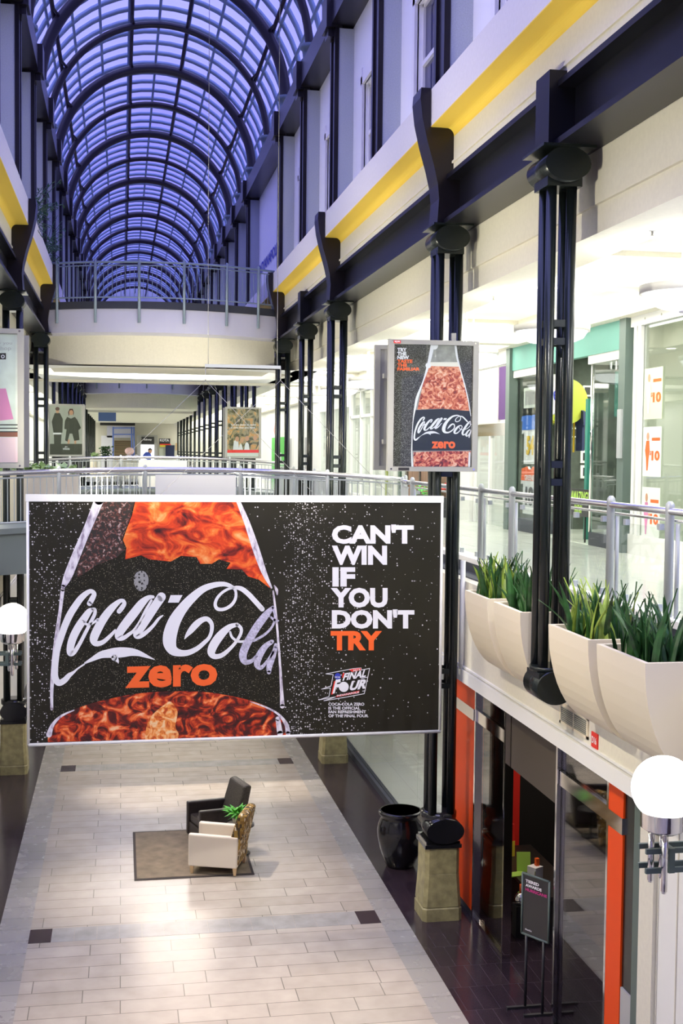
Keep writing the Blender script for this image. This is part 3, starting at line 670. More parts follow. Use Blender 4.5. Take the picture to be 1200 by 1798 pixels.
# ================================================================ DRUM LAMPS IN THE GALLERY CEILING
for i in range(0, 8):
    y = 8.0+4.25*i
    t = thing('drum_lamp', ['round white drum lamp hung over the gallery before the poster shop', 'round white drum lamp nearest, cut by the frame beside the ceiling', 'round white drum lamp over the gallery before the sports jersey shop', 'round white drum lamp over the gallery before the purple curtain shop', 'round white drum lamp of the gallery row seen past the bottle poster'][min(i, 4)] if i < 4 else 'round white drum lamp of the gallery row seen past the bottle poster', 'lamp', (5.95, y, 7.9), 'drum lamps seen past the bottle poster' if i >= 4 else None)
    if i == 0: t['label'] = 'round white drum lamp overhead, the closest of the gallery row'
    if i == 1: t['label'] = 'round white drum lamp hung over the gallery before the ten poster shop'
    MB().lathe([(.02, -.2), (.3, -.18), (.44, -.12), (.505, -.02), (.505, .02)], (5.95, y, 8.1), 36).build('bowl', 'drum', t)
    MB().lathe([(.515, -.03), (.53, -.03), (.53, .055), (.515, .055)], (5.95, y, 8.1), 36).build('rim', 'white', t)
    MB().lathe([(.001, -.235), (.11, -.225), (.115, -.21), (.02, -.2)], (5.95, y, 8.1), 20).build('finial', 'lilac', t)
    mb = MB()
    for a in range(3): mb.tube((5.95+.1*math.cos(a*2.1), y+.1*math.sin(a*2.1), 8.1), (5.95+.1*math.cos(a*2.1), y+.1*math.sin(a*2.1), 9.05), .012, 6)
    mb.build('stems', 'white', t)
    lamp('drum_uplight', 'AREA', (5.95, y, 8.2), 40, (1, 1, .95), .9, (5.95, y, 9))
# downward fill sheets added in the coffers to brighten both galleries
y = 3.4
while y < FAR-2:
    for s in (1, -1):
        x = 6.7 if s > 0 else mx(6.7)
        lamp('coffer_fill', 'AREA', (x, y+4.2, 8.98), 125 if y < 60 else 150, (1, .99, .92), 2.0, (x, y+4.2, 0), sy=6.5)
    y += 8.5

# sprinklers and small ceiling fittings
for i, (px, py) in enumerate(((1085, 403), (911, 595), (1158, 528), (826, 519))):
    p = onZ(px, py, 8.58)
    p.x = 5.2 if p.x < 6.6 else 8.05
    t = thing('sprinkler', ['small sprinkler head on the beige soffit above the scroll-capital column', 'small sprinkler head on the soffit near the bottle poster', 'small sprinkler head on the soffit above the ten poster shop', 'small sprinkler head on the soffit between the two nearest columns'][i], 'sprinkler', tuple(p))
    mb = MB(); mb.tube((p.x, p.y, 8.58), (p.x, p.y, 8.53), .012, 8); mb.tube((p.x, p.y, 8.535), (p.x, p.y, 8.53), .03, 10); mb.tube((p.x, p.y, 8.58), (p.x, p.y, 8.575), .035, 10)
    mb.build('head', 'vent', t)
for i, y in enumerate((15.9, 20.0, 24.0, 28.0)):
    x = 5.15
    o = MB().lathe([(.09, 8.572), (.09, 8.579)], (x, y, 0), 18).build('downlight', 'downl')
    tag(o, ['round recessed downlight in the soffit nearest the jersey shop', 'round recessed downlight in the soffit above the bottle poster', 'round recessed downlight in the soffit past the bottle poster', 'round recessed downlight in the soffit farthest along the gallery'][i], 'light')

# ================================================================ BANNER
YB = 15.7
def bp(x, y, k=1): return onY(x, y, YB-.003*k)
def bpp(k): return lambda u, v: bp(u, v, k)
bn = thing('hanging_banner', 'huge dark banner with a cola bottle and white slogan hung across the hall', 'banner', (1.5, YB, 2.6))
cl = speckle('banner_cloth', (.019, .017, .010), (.60, .58, .60), 34, .36, .5, [(x-1.5, d) for x, d in ((-1.2, .35), (-.85, .55), (-.4, .3), (.2, .06), (1.6, .04), (2.05, .15), (2.2, .97), (2.45, .75), (2.75, .25), (3.3, .09), (4.3, .05))], .55)
MB().prism([tuple(bp(x, y, 0).xz) for x, y in ((51, 879), (774, 882), (770, 1283), (52, 1306))], 'y', YB, YB+.004).build('cloth', cl, bn)
mb = MB(); a = onY(45, 874, YB); b = onY(779, 877, YB); mb.box(a.x, b.x, YB-.02, YB+.02, a.z-.045, a.z+.045); mb.build('top_rail', 'white', bn)
a = onY(50, 1308, YB); b = onY(774, 1284, YB); MB().tube(a, b, .022, 10).build('bottom_rod', 'white', bn)
MB().tube(onY(48.5, 876, YB), onY(50, 1308, YB), .018, 8).build('side_rod', 'white', bn); MB().tube(onY(777, 876, YB), onY(772.5, 1284, YB), .018, 8).build('side_rod', 'white', bn)
# the bottle: dark label body, liquids, rims
body = [(420, 879), (440, 925), (458, 975), (478, 1033), (487, 1080), (493, 1150), (496, 1235), (507, 1265), (509, 1292), (85, 1304), (82, 1280), (90, 1240), (91, 1180), (98, 1110), (107, 1035), (133, 964), (165, 880)]
lab = speckle('bottle_label', (.015, .0135, .008), (.30, .28, .20), 62, .30, .45, [(-1.2, .5), (0, .45), (2.3, .4)], .3, .35)
MB().poly([bp(*p, 1) for p in body]).build('bottle_body', lab, bn)
cola = ramp_noise('cola_print', [(.30, (.035, .004, .002)), (.40, (.28, .015, .004)), (.50, (.72, .055, .006)), (.60, (.88, .20, .03)), (.74, (.95, .55, .22))], 3.2, 1.2, 10, .45, (1, 1, 1.5))
colad = ramp_noise('cola_dark_print', [(.32, (.018, .006, .004)), (.45, (.10, .008, .004)), (.53, (.45, .03, .005)), (.62, (.82, .16, .03)), (.75, (.9, .55, .3))], 4.5, 1.8, 9, .45, (1, 1, 1.2))
edgem = ramp_noise('drops_print', [(.48, (.022, .018, .014)), (.57, (.13, .03, .02)), (.70, (.5, .42, .40))], 24, .8, 8, .5)
hi = ramp_noise('rim_light_print', [(.30, (.28, .22, .32)), (.48, (.70, .66, .74)), (.7, (.88, .86, .90))], 22, .5, 6, .35, (1, 1, .4))
up = [(238, 879), (232, 905), (222, 930), (216, 948), (222, 962), (220, 982), (248, 975), (262, 982), (300, 986), (318, 976), (345, 978), (352, 990), (372, 990), (385, 982), (405, 988), (398, 999), (425, 1000), (436, 1012), (455, 1018), (476, 1034), (466, 1010), (452, 985), (441, 945), (428, 912), (414, 879)]
MB().poly([bp(*p, 2) for p in up]).build('cola_window', cola, bn)
MB().poly([bp(*p, 2) for p in [(183, 879), (236, 879), (230, 906), (220, 930), (214, 948), (220, 965), (206, 978), (170, 992), (140, 1012), (131, 1012), (150, 957), (163, 925)]]).build('dewy_shoulder', edgem, bn)
ARC = smooth([(84, 1296), (92, 1272), (110, 1255), (140, 1242), (180, 1230), (240, 1218), (300, 1214), (360, 1215), (420, 1225), (460, 1237), (490, 1253), (506, 1272), (508, 1291)], 5)
MB().poly([bp(*p, 2) for p in ARC+[(84, 1303)]]).build('lower_cola', colad, bn)
MB().poly([bp(*p, 3) for p in smooth([(255, 1290), (262, 1262), (285, 1240), (300, 1232), (312, 1250), (308, 1275), (312, 1296), (255, 1299)], 4)]).build('amber_glow', ramp_noise('amber_print', [(.35, (.5, .06, .01)), (.5, (.88, .30, .06)), (.65, (.92, .62, .32))], 8, 2, 6, .35), bn)
mb = MB()
for P in ([(174, 878, 17), (155, 925, 14), (138, 965, 15), (120, 1010, 15), (111, 1030, 7)], [(418, 879, 7), (434, 918, 10), (450, 965, 12), (464, 1005, 9), (477, 1032, 3)],
          [(110, 1035, 7), (106, 1070, 6), (99, 1120, 7), (94, 1170, 8), (91, 1210, 6), (91, 1245, 5)], [(480, 1038, 3), (485, 1080, 4), (490, 1140, 4), (494, 1200, 5), (496, 1240, 8)], [(482, 1028, 2), (486, 1036, 5), (487, 1044, 2)],
          [(86, 1290, 10), (93, 1272, 6), (108, 1257, 4), (130, 1247, 2)], [(440, 1232, 1.5), (470, 1243, 3), (490, 1255, 4), (503, 1272, 7), (506, 1288, 8)], [(488, 1262, 8), (492, 1288, 10)]): ribbon(mb, P, bpp(3), 5)
mb.build('bottle_rim_light', hi, bn)
mb = MB(); mb.poly([bp(248+13*math.cos(t), 1018-0+20*math.sin(t)*(1 if math.sin(t) > 0 else .8), 2.2) for t in [2*pi*i/20 for i in range(20)]]); mb.build('foam_spot', speckle('foam_print', (.30, .30, .30), (.03, .03, .03), 30, .5, .4), bn)
# script lettering, traced from the drawn strokes (1200 px tiles at 0.1833 scale)
S1, S2 = (80, 1000), (280, 1000); q = .18333
def stroke(o, pts): return [(o[0]+a*q, o[1]+b*q, w*q) for a, b, w in pts]
SCRIPT = [stroke(S1, [(422, 325, 50), (447, 280, 52), (466, 235, 44), (440, 208, 40), (400, 222, 48), (340, 275, 60), (285, 350, 66), (235, 430, 68), (185, 540, 66), (148, 650, 62), (115, 760, 58), (98, 860, 60), (88, 950, 64), (90, 1030, 66), (125, 1085, 60), (180, 1062, 56), (225, 1015, 46), (268, 985, 26), (310, 948, 16), (370, 908, 16)]),
 stroke(S1, [(455, 382, 30), (420, 400, 55), (370, 470, 72), (310, 560, 76), (265, 650, 76), (240, 735, 72), (238, 800, 62), (275, 790, 44), (325, 715, 36), (385, 600, 34), (435, 500, 34), (470, 430, 34), (474, 385, 30), (455, 378, 28)]),
 stroke(S1, [(362, 490, 22), (385, 520, 24), (420, 527, 24), (465, 505, 22), (500, 478, 26)]),
 stroke(S1, [(705, 400, 46), (735, 362, 46), (755, 325, 40), (740, 298, 34), (700, 310, 44), (625, 380, 70), (550, 480, 80), (490, 590, 84), (462, 665, 78), (482, 708, 56), (545, 698, 44), (610, 645, 36), (668, 585, 28)]),
 stroke(S1, [(1030, 262, 30), (985, 270, 46), (925, 320, 74), (850, 415, 86), (775, 510, 86), (715, 595, 80), (702, 645, 70), (745, 655, 44), (800, 620, 34), (850, 580, 30), (905, 500, 28), (960, 390, 26), (1015, 295, 22)]),
 stroke(S1, [(1110, 262, 86), (1050, 350, 84), (985, 450, 82), (920, 550, 78), (872, 622, 66), (900, 638, 50), (960, 605, 40), (1030, 540, 32), (1085, 470, 26), (1125, 440, 12)]),
 stroke(S1, [(380, 895, 18), (450, 858, 40), (530, 818, 66), (600, 805, 82), (650, 800, 96), (700, 795, 98), (750, 792, 94), (820, 790, 76), (890, 802, 56), (960, 828, 34), (1045, 862, 6)]),
 stroke(S1, [(660, 845, 60), (680, 862, 42), (695, 885, 18), (697, 900, 4)]),
 stroke(S2, [(242, 665, 8), (262, 632, 30), (300, 585, 56), (350, 528, 64), (405, 485, 54), (458, 474, 46), (498, 515, 40), (502, 580, 36), (478, 650, 34), (425, 705, 40), (360, 758, 46), (280, 795, 54), (200, 800, 66), (130, 772, 96), (98, 700, 126), (108, 600, 130), (150, 485, 118), (220, 375, 98), (310, 275, 84), (415, 190, 66), (520, 150, 54), (620, 140, 44), (695, 165, 34), (730, 205, 26), (730, 275, 28), (692, 338, 32), (625, 378, 32), (560, 378, 34), (535, 335, 32), (558, 268, 28), (620, 208, 26), (700, 175, 26), (780, 182, 44), (850, 232, 48), (910, 295, 48), (985, 378, 48)]),
 stroke(S2, [(742, 528, 36), (670, 552, 54), (590, 625, 78), (525, 715, 84), (498, 790, 76), (528, 832, 52), (600, 820, 44), (680, 755, 34), (740, 685, 30), (780, 615, 30), (782, 562, 32), (745, 525, 32)]),
 stroke(S2, [(678, 600, 22), (698, 650, 24), (755, 688, 24), (815, 688, 24)])]
SCRIPT2 = [stroke(S2, [(1088, 360, 28), (1030, 425, 64), (955, 520, 76), (885, 630, 76), (825, 740, 76), (800, 825, 74), (820, 882, 58), (880, 878, 38), (930, 830, 28)]),
 stroke(S2, [(1088, 365, 24), (1108, 450, 22), (1085, 540, 22), (1010, 622, 24), (905, 682, 24)]),
 stroke(S2, [(1080, 690, 38), (1015, 738, 56), (960, 820, 68), (936, 905, 60), (968, 942, 40), (1020, 895, 28), (1085, 800, 26), (1115, 720, 30)]),
 stroke(S2, [(1118, 740, 32), (1090, 830, 50), (1055, 925, 56), (1050, 985, 38)]), stroke(S2, [(1060, 450, 18), (1110, 488, 24), (1140, 490, 16)])]
mb = MB()
for P in SCRIPT: ribbon(mb, P, bpp(4), 6)
mb.poly([bp(280+a*q, 1000+b*q, 4) for a, b in ((108, 245), (222, 245), (185, 317), (82, 317))])
mb.build('script_lettering', 'whiteprint', bn)
mb = MB()
for P in SCRIPT2: ribbon(mb, P, bpp(4.2), 6)
mb.build('shaded_script_lettering', mat('lilac_print', (.50, .48, .62), .5, var=.3, scale=40), bn)
mb = MB(); text(mb, 'zero', lambda u, v: bp(220+162*u, 1209-39*v-2.5*u*2, 4), .035); mb.build('zero_lettering', 'orangeprint', bn)
mb = MB()
for s, x0, x1, y0, y1 in (("CAN'T", 583, 727, 921, 955), ('WIN', 583, 680, 958, 992), ('IF', 584, 624, 996, 1030), ('YOU', 581, 681, 1032, 1067), ("DON'T", 583, 728, 1070, 1104)):
    text(mb, s, (lambda x0, x1, y0, y1: lambda u, v: bp(x0+(x1-x0)*u, y1+(y0-y1)*v, 2))(x0, x1, y0, y1), .05)
for s, x1, y in (('COCA-COLA ZERO', 640, 1239), ('IS THE OFFICIAL', 633, 1246), ('FAN REFRESHMENT', 643, 1252.5), ('OF THE FINAL FOUR', 647, 1259.5)):
    text(mb, s, (lambda x1, y: lambda u, v: bp(577+(x1-577)*u, y-5.2*v, 2))(x1, y), .03)
mb.build('slogan_lettering', 'whiteprint', bn)
mb = MB(); text(mb, 'TRY', lambda u, v: bp(581+90*u, 1142-34*v, 2), .05); mb.build('slogan_try_lettering', 'orangeprint', bn)
# tournament emblem
def E(a, b): return (560+a/10, 1150+b/10)
mb = MB()
for ln in ([(125, 332), (605, 240), (745, 228), (750, 265), (895, 235), (800, 680), (470, 742), (90, 805), (300, 735)], [(125, 332), (255, 345), (215, 545), (50, 600), (205, 580), (180, 730), (0, 790), (300, 735)], [(745, 415), (850, 390)], [(770, 635), (815, 628)]):
    for a, b in zip(ln, ln[1:]): ribbon(mb, [(*E(*a), 1.1), (*E(*b), 1.1)], bpp(3), 2)
text(mb, 'FINAL', lambda u, v: bp(601.5+u*41+v*2, 1195.5-13*v-u*7, 4), .04, .2)
text(mb, 'F', lambda u, v: bp(584+u*13+v*2, 1218-24*v-u*2, 4), .05, .25)
text(mb, 'UR', lambda u, v: bp(614+u*28+v*2, 1213-17*v-u*4, 4), .05, .25)
mb.poly([bp(604+8.8*math.cos(t), 1206+9*math.sin(t), 4.2) for t in [2*pi*i/20 for i in range(20)]])
text(mb, 'INDIANAPOLIS', lambda u, v: bp(592+u*39, 1223.5-3.5*v-u*6.5, 5), .02)
text(mb, 'NCAA', lambda u, v: bp(588.5+u*9.5, 1190.5-3.2*v, 5), .02)
text(mb, '2015', lambda u, v: bp(620+u*13, 1179-3*v-u*2, 5), .02)
mb.build('emblem_white', 'whiteprint', bn)
mb = MB(); mb.poly([bp(*E(*p), 3.5) for p in ((310, 710), (720, 625), (700, 668), (300, 745))]); mb.poly([bp(*E(*p), 3.5) for p in ((530, 260), (600, 245), (745, 228), (745, 265), (590, 300))])
mb.poly([bp(*E(*p), 3.4) for p in ((270, 460), (300, 455), (250, 690), (218, 695))]); mb.poly([bp(*E(*p), 3.4) for p in ((425, 320), (450, 315), (430, 400), (408, 402))])
mb.build('emblem_red', 'red', bn)
mb = MB(); mb.poly([bp(593.3+5.4*math.cos(t), 1187.5+5.8*math.sin(t), 4) for t in [2*pi*i/20 for i in range(20)]]); mb.build('emblem_blue', 'blueprint', bn)
# rigging
rg = thing('banner_rigging', 'thin spreader bar and cables that carry the banner', 'rigging', (3, YB+.02, 5.8))
a = onY(360, 642, YB+.02); b = onY(493, 646, YB+.02); MB().box(a.x, b.x, YB, YB+.04, a.z-.02, a.z+.02).build('spreader_bar', 'railgrey', rg)
mb = MB(); mb.tube(onY(366, 395, YB+.02), onY(366, 642, YB+.02), .004, 5); mb.tube(onY(488, 487, YB+.02), onY(487, 645, YB+.02), .004, 5)
for x in (361, 493):
    mb.tube(onY(x, 644, YB+.02), onY(x, 668, YB+.02), .008, 5)
    mb.tube(onY(x, 668, YB+.02), onY(x+195, 872, YB+.02), .003, 5); mb.tube(onY(x, 668, YB+.02), onY(x-215, 872, YB+.02), .003, 5)
mb.tube(onY(366, 395, YB+.02), onY(366, 395, YB+.02)+Vector((0, 0, 9)), .004, 5); mb.tube(onY(488, 487, YB+.02), onY(488, 487, YB+.02)+Vector((0, 0, 9.8)), .004, 5)
mb.build('cables', 'lines', rg)

# ================================================================ POSTER DISPLAYS ON THE COLUMNS
def poster(x0, x1, y, label):
    t = thing('poster_display', label, 'poster', ((x0+x1)/2, y, 6.1))
    for yy in (y, y+.88):
        mb = MB(); s = 1
        mb.box(x0, x1, yy-.03, yy+.05, 6.11, 6.17); mb.box(x0, x1, yy-.03, yy+.05, 7.77, 7.83); mb.box(x0, x0+.075, yy-.03, yy+.05, 6.17, 7.77); mb.box(x1-.075, x1, yy-.03, yy+.05, 6.17, 7.77); mb.box(x0+.05, x1-.05, yy+.0, yy+.05, 6.15, 7.79)
        mb.build('poster_frame', 'frameg', t)
    mb = MB(); xc = XC if x0 > CXH else mx(XC)
    for z in (6.5, 7.4): mb.box(x0+.1, x1-.1, y+.05, y+.15, z-.03, z+.03); mb.box(xc-.15, xc+.15, y+.15, y+.72, z-.02, z+.02); mb.box(x0+.1, x1-.1, y+.72, y+.82, z-.03, z+.03)
    mb.box(xc-.03, xc+.03, y-.01, y+.05, 7.8, 7.93)
    mb.build('mounting_arms', 'frameg', t)
    mb = MB()
    for a in (x0+.05, x1-.05):
        for z in (6.14, 7.8): mb.tube((a, y-.035, z), (a, y-.03, z), .012, 8)
    mb.build('screws', 'chrome', t)
    B(x0+.1, x1-.1, y-.018, y-.014, 6.17, 7.77).build('poster_glass', 'railglass', t)
    return t
def P1(k): return lambda u, v: onY(660+u/6, 580+v/6, 15.70-.001*k)
pt = poster(3.43, 4.65, 15.7, 'framed cola bottle poster on the column above the banner corner')
PY = 15.70
def pb(m, name, pts, k): return MB().poly([P1(k)(*p) for p in pts]).build(name, m, pt)
pb(speckle('poster_dark', (.045, .043, .035), (.30, .30, .28), 120, .45, .3, None, 0, .5), 'poster_background', [(193, 148), (1030, 160), (1028, 1440), (180, 1436)], 1)
neck = [(580, 150), (562, 260), (540, 390), (525, 470), (470, 600), (415, 770), (398, 900), (385, 1050), (380, 1300), (378, 1438), (980, 1438), (1008, 1300), (1012, 1050), (1003, 880), (985, 740), (935, 560), (895, 400), (868, 280), (850, 155)]
pb(mat('bottle_glass_print', (.30, .30, .28), .3, var=.25, scale=10), 'bottle_body', neck, 2)
pb(mat('foam_print_band', (.82, .78, .70), .4), 'foam_band', [(560, 335), (880, 335), (890, 385), (545, 378)], 3)
pb(ramp_noise('poster_cola', [(.3, (.10, .02, .01)), (.42, (.42, .06, .02)), (.52, (.72, .22, .10)), (.64, (.85, .48, .32)), (.78, (.9, .75, .62))], 14, 1.5, 7, .3), 'cola_window', [(548, 375), (888, 385), (920, 500), (970, 720), (985, 850), (700, 825), (440, 835), (460, 740), (500, 560)], 3)
pb(mat('poster_label', (.020, .026, .022), .3), 'dark_label', [(412, 840), (700, 828), (1000, 850), (1010, 1262), (700, 1268), (388, 1268), (392, 1000)], 3)
pb(ramp_noise('poster_cola_low', [(.35, (.06, .01, .01)), (.47, (.45, .05, .03)), (.6, (.8, .35, .2)), (.72, (.85, .6, .5))], 16, 1.5, 7, .3), 'lower_cola', [(400, 1285), (700, 1272), (1005, 1275), (975, 1436), (398, 1436)], 3)
mb = MB()
for P in ([(600, 155, 40), (575, 280, 34), (545, 400, 26), (500, 540, 14), (440, 700, 26), (415, 820, 20), (395, 950, 8), (385, 1100, 8), (380, 1300, 12), (388, 1436, 22)], [(842, 160, 22), (860, 290, 20), (895, 420, 12), (945, 600, 12), (985, 780, 10), (1002, 900, 8)], [(990, 1290, 18), (985, 1430, 24)]): ribbon(mb, P, P1(4), 5)
for c, r in (((620, 165), 38), ((555, 370), 30)): mb.poly([P1(4.5)(c[0]+r*math.cos(t), c[1]+r*math.sin(t)) for t in [2*pi*i/16 for i in range(16)]])
mb.build('bottle_rim_light', 'whiteprint', pt)
mb = MB(); A = lambda x, y: (395+(x-88)*1.535, 888+(y-1020)*1.49)
f5 = lambda u, v: P1(5)(*A(u, v))
for P in SCRIPT+SCRIPT2: ribbon(mb, P, f5, 4)
mb.poly([f5(280+a*q, 1000+b*q) for a, b in ((108, 245), (222, 245), (185, 317), (82, 317))])
for s, y0, y1, x1 in (('TRY', 185, 225, 328), ('THE', 228, 265, 325), ('NEW', 267, 305, 352)): text(mb, s, (lambda x1, y0, y1: lambda u, v: P1(4)(228+(x1-228)*u, y1+(y0-y1)*v))(x1, y0, y1), .05)
mb.build('white_lettering', 'whiteprint', pt)
mb = MB()
for s, y0, y1, x1 in (('TASTE', 308, 345, 388), ('THE', 350, 385, 330), ('FAMILIAR', 390, 425, 465)): text(mb, s, (lambda x1, y0, y1: lambda u, v: P1(4)(228+(x1-228)*u, y1+(y0-y1)*v))(x1, y0, y1), .05)
text(mb, 'zero', lambda u, v: P1(5)(590+250*u, 1245-75*v), .04)
mb.build('orange_lettering', 'orangeprint', pt)
mb = MB(); a = onY(692, 600, 15.665); b = onY(704, 600, 15.665); mb.box(a.x, b.x, 15.664, 15.669, a.z-.018, a.z+.018); mb.build('maker_mark', 'red', pt)
mb = MB(); text(mb, 'eye', lambda u, v: onY(693.5+9*u, 602-3.5*v, 15.66), .02); mb.build('maker_lettering', 'whiteprint', pt)
a = onY(700, 826, 15.665); b = onY(719, 821, 15.665); B(a.x, b.x, 15.664, 15.669, a.z, b.z).build('number_plate', 'dkprint', pt)

def lpb(t, Y, m, name, pts, k=1): return MB().poly([onY(x, y, Y-.001*k) for x, y in pts]).build(name, m, t)
pk = poster(mx(4.65), mx(3.43), 15.7, 'framed pale poster with a pink shopping bag above the low bridge')
x0, x1 = -2.33, -1.24
def LR(a, b, c, d, k=1): Y = 15.70-.001*k; return [(a, Y, c), (b, Y, c), (b, Y, d), (a, Y, d)]
MB().poly(LR(x0, x1, 6.18, 7.76)).build('poster_background', mat('pale_blur', (.62, .68, .62), .4, var=.18, scale=3), pk)
s7 = 1/6.656
mb = MB(); mb.poly([onY(-40, 684, 15.698), onY(10.2, 682, 15.698), onY(23.7, 736, 15.698), onY(-40, 743, 15.698)]); mb.build('pink_bag', 'pink', pk)
mb = MB(); 
for a, b in ((745, 747), (751, 753), (757, 759)): mb.poly([onY(-70, a, 15.698), onY(33.5, a, 15.698), onY(33.5, b, 15.698), onY(-70, b, 15.698)])
mb.poly([onY(p, r, 15.697) for p, r in ((-.5, 620), (10.5, 620), (10.5, 631), (-.5, 631))])
mb.build('dark_bands', 'dkprint', pk)
mb = MB(); mb.poly([onY(-70, 759, 15.6985), onY(33.5, 759, 15.6985), onY(33.5, 767, 15.6985), onY(-70, 767, 15.6985)]); mb.build('brown_band', mat('brown_print', (.22, .08, .05), .5), pk)
mb = MB(); mb.poly([onY(-70, 768, 15.698), onY(33.5, 768, 15.698), onY(34, 812, 15.698), onY(-70, 812, 15.698)]); mb.build('lower_paper', 'rosy', pk)
mb = MB(); text(mb, 'how you', lambda u, v: onY(-17+38*u, 606.5-7*v, 15.696), 0); text(mb, 'shop', lambda u, v: onY(-4+23.5*u, 617-9*v, 15.696), 0); mb.build('poster_lettering', 'greyprint', pk)
mb = MB(); mb.poly([onY(5+3.2*math.cos(t), 626+3.2*math.sin(t), 15.696) for t in [2*pi*i/16 for i in range(16)]]); mb.build('camera_mark', 'whiteprint', pk)
mb = MB(); mb.poly([onY(5+1.9*math.cos(t), 626+1.9*math.sin(t), 15.695) for t in [2*pi*i/16 for i in range(16)]]); mb.build('camera_mark_centre', 'dkprint', pk)

Y4 = 41.2
pj = poster(mx(4.65), mx(3.43), Y4, 'framed poster of two people in black leather jackets on pale grey')
s6 = 1/6.656
def PJ(u, v, k=2): return onY(u*s6, 560+v*s6, Y4-.0015*k)
MB().poly([PJ(585, 1010, 1), PJ(970, 1020, 1), PJ(968, 1585, 1), PJ(583, 1585, 1)]).build('poster_background', mat('poster_grey', (.40, .42, .37), .5), pj)
dk = MB(); dk.poly([PJ(*p) for p in ((583, 1460), (968, 1460), (968, 1585), (583, 1585))])
for pts in ([(640, 1100), (700, 1100), (735, 1170), (730, 1330), (625, 1330), (605, 1200)], [(630, 1350), (720, 1350), (705, 1580), (635, 1580)],
            [(785, 1145), (830, 1165), (875, 1145), (905, 1180), (948, 1275), (918, 1300), (930, 1415), (868, 1425), (845, 1340), (815, 1340), (790, 1435), (762, 1420), (778, 1290), (752, 1285), (760, 1190)]): dk.poly([PJ(*p, 3) for p in pts])
dk.build('dark_clothing', mat('print_leather', (.035, .04, .025), .5), pj)
sk = MB()
for c, rx, rz in (((672, 1075), 20, 28), ((833, 1095), 24, 30)): sk.poly([PJ(c[0]+rx*math.cos(t), c[1]+rz*math.sin(t), 4) for t in [2*pi*i/16 for i in range(16)]])
sk.poly([PJ(*p, 2) for p in ((795, 1410), (818, 1410), (810, 1460), (790, 1460))]); sk.poly([PJ(*p, 2) for p in ((868, 1420), (892, 1420), (890, 1462), (870, 1462))])
sk.build('printed_faces', 'skin', pj)
hr = MB(); hr.poly([PJ(*p, 3.5) for p in ((805, 1140), (795, 1090), (815, 1050), (850, 1050), (865, 1090), (860, 1130), (845, 1075), (820, 1080))]); hr.poly([PJ(672+26*math.cos(t), 1050+22*math.sin(t), 4.5) for t in [2*pi*i/12 for i in range(12)]]); hr.build('printed_hair', mat('print_hair', (.08, .03, .02), .5), pj)
wl = MB(); wl.poly([PJ(*p, 4) for p in ((622, 1330), (715, 1330), (715, 1350), (622, 1350))]); text(wl, 'wilsons', lambda u, v: PJ(735+80*u, 1530-30*v, 4), .02); text(wl, 'the', lambda u, v: PJ(758+30*u, 1500-15*v, 4), .02); wl.build('white_details', 'whiteprint', pj)
pc = poster(3.43, 4.65, Y4, 'framed brown and orange charity poster with a red foot band')
def PC(u, v, k=2): return onY(380+u/12, 700+v/12, Y4-.0015*k)
MB().poly([PC(225, 205, 1), PC(900, 215, 1), PC(895, 1080, 1), PC(228, 1080, 1)]).build('poster_background', ramp_noise('charity_photo', [(.3, (.03, .03, .01)), (.42, (.10, .09, .03)), (.52, (.35, .30, .18)), (.6, (.6, .28, .06)), (.72, (.62, .5, .32))], 3.2, 2.2, 4, .4), pc)
MB().poly([PC(*p, 2) for p in ((228, 1080), (895, 1080), (895, 1140), (228, 1140))]).build('red_band', 'red', pc)
MB().poly([PC(*p, 2) for p in ((228, 1140), (893, 1140), (890, 1215), (228, 1215))]).build('pale_foot', 'pale', pc)
mb = MB(); text(mb, 'You are closer to saving', lambda u, v: PC(300+540*u, 580-50*v, 3), .02); text(mb, 'a child than you think', lambda u, v: PC(315+510*u, 640-50*v, 3), .02); mb.build('poster_lettering', 'whiteprint', pc)
mb = MB()
for a, b, c in ((350, 480, 880), (470, 560, 960), (590, 700, 930)): mb.poly([PC(a, 1078, 2.5), PC(b, 1078, 2.5), PC(b-15, c+30, 2.5), PC((a+b)/2, c-20, 2.5), PC(a+20, c+20, 2.5)])
mb.build('printed_shirts', 'whiteprint', pc)
mb = MB()
for a, b in ((440, 850), (540, 880), (650, 840), (820, 830)): mb.poly([PC(a+42*math.cos(t), b+55*math.sin(t), 3) for t in [2*pi*i/12 for i in range(12)]])
mb.build('printed_faces', 'skin', pc)

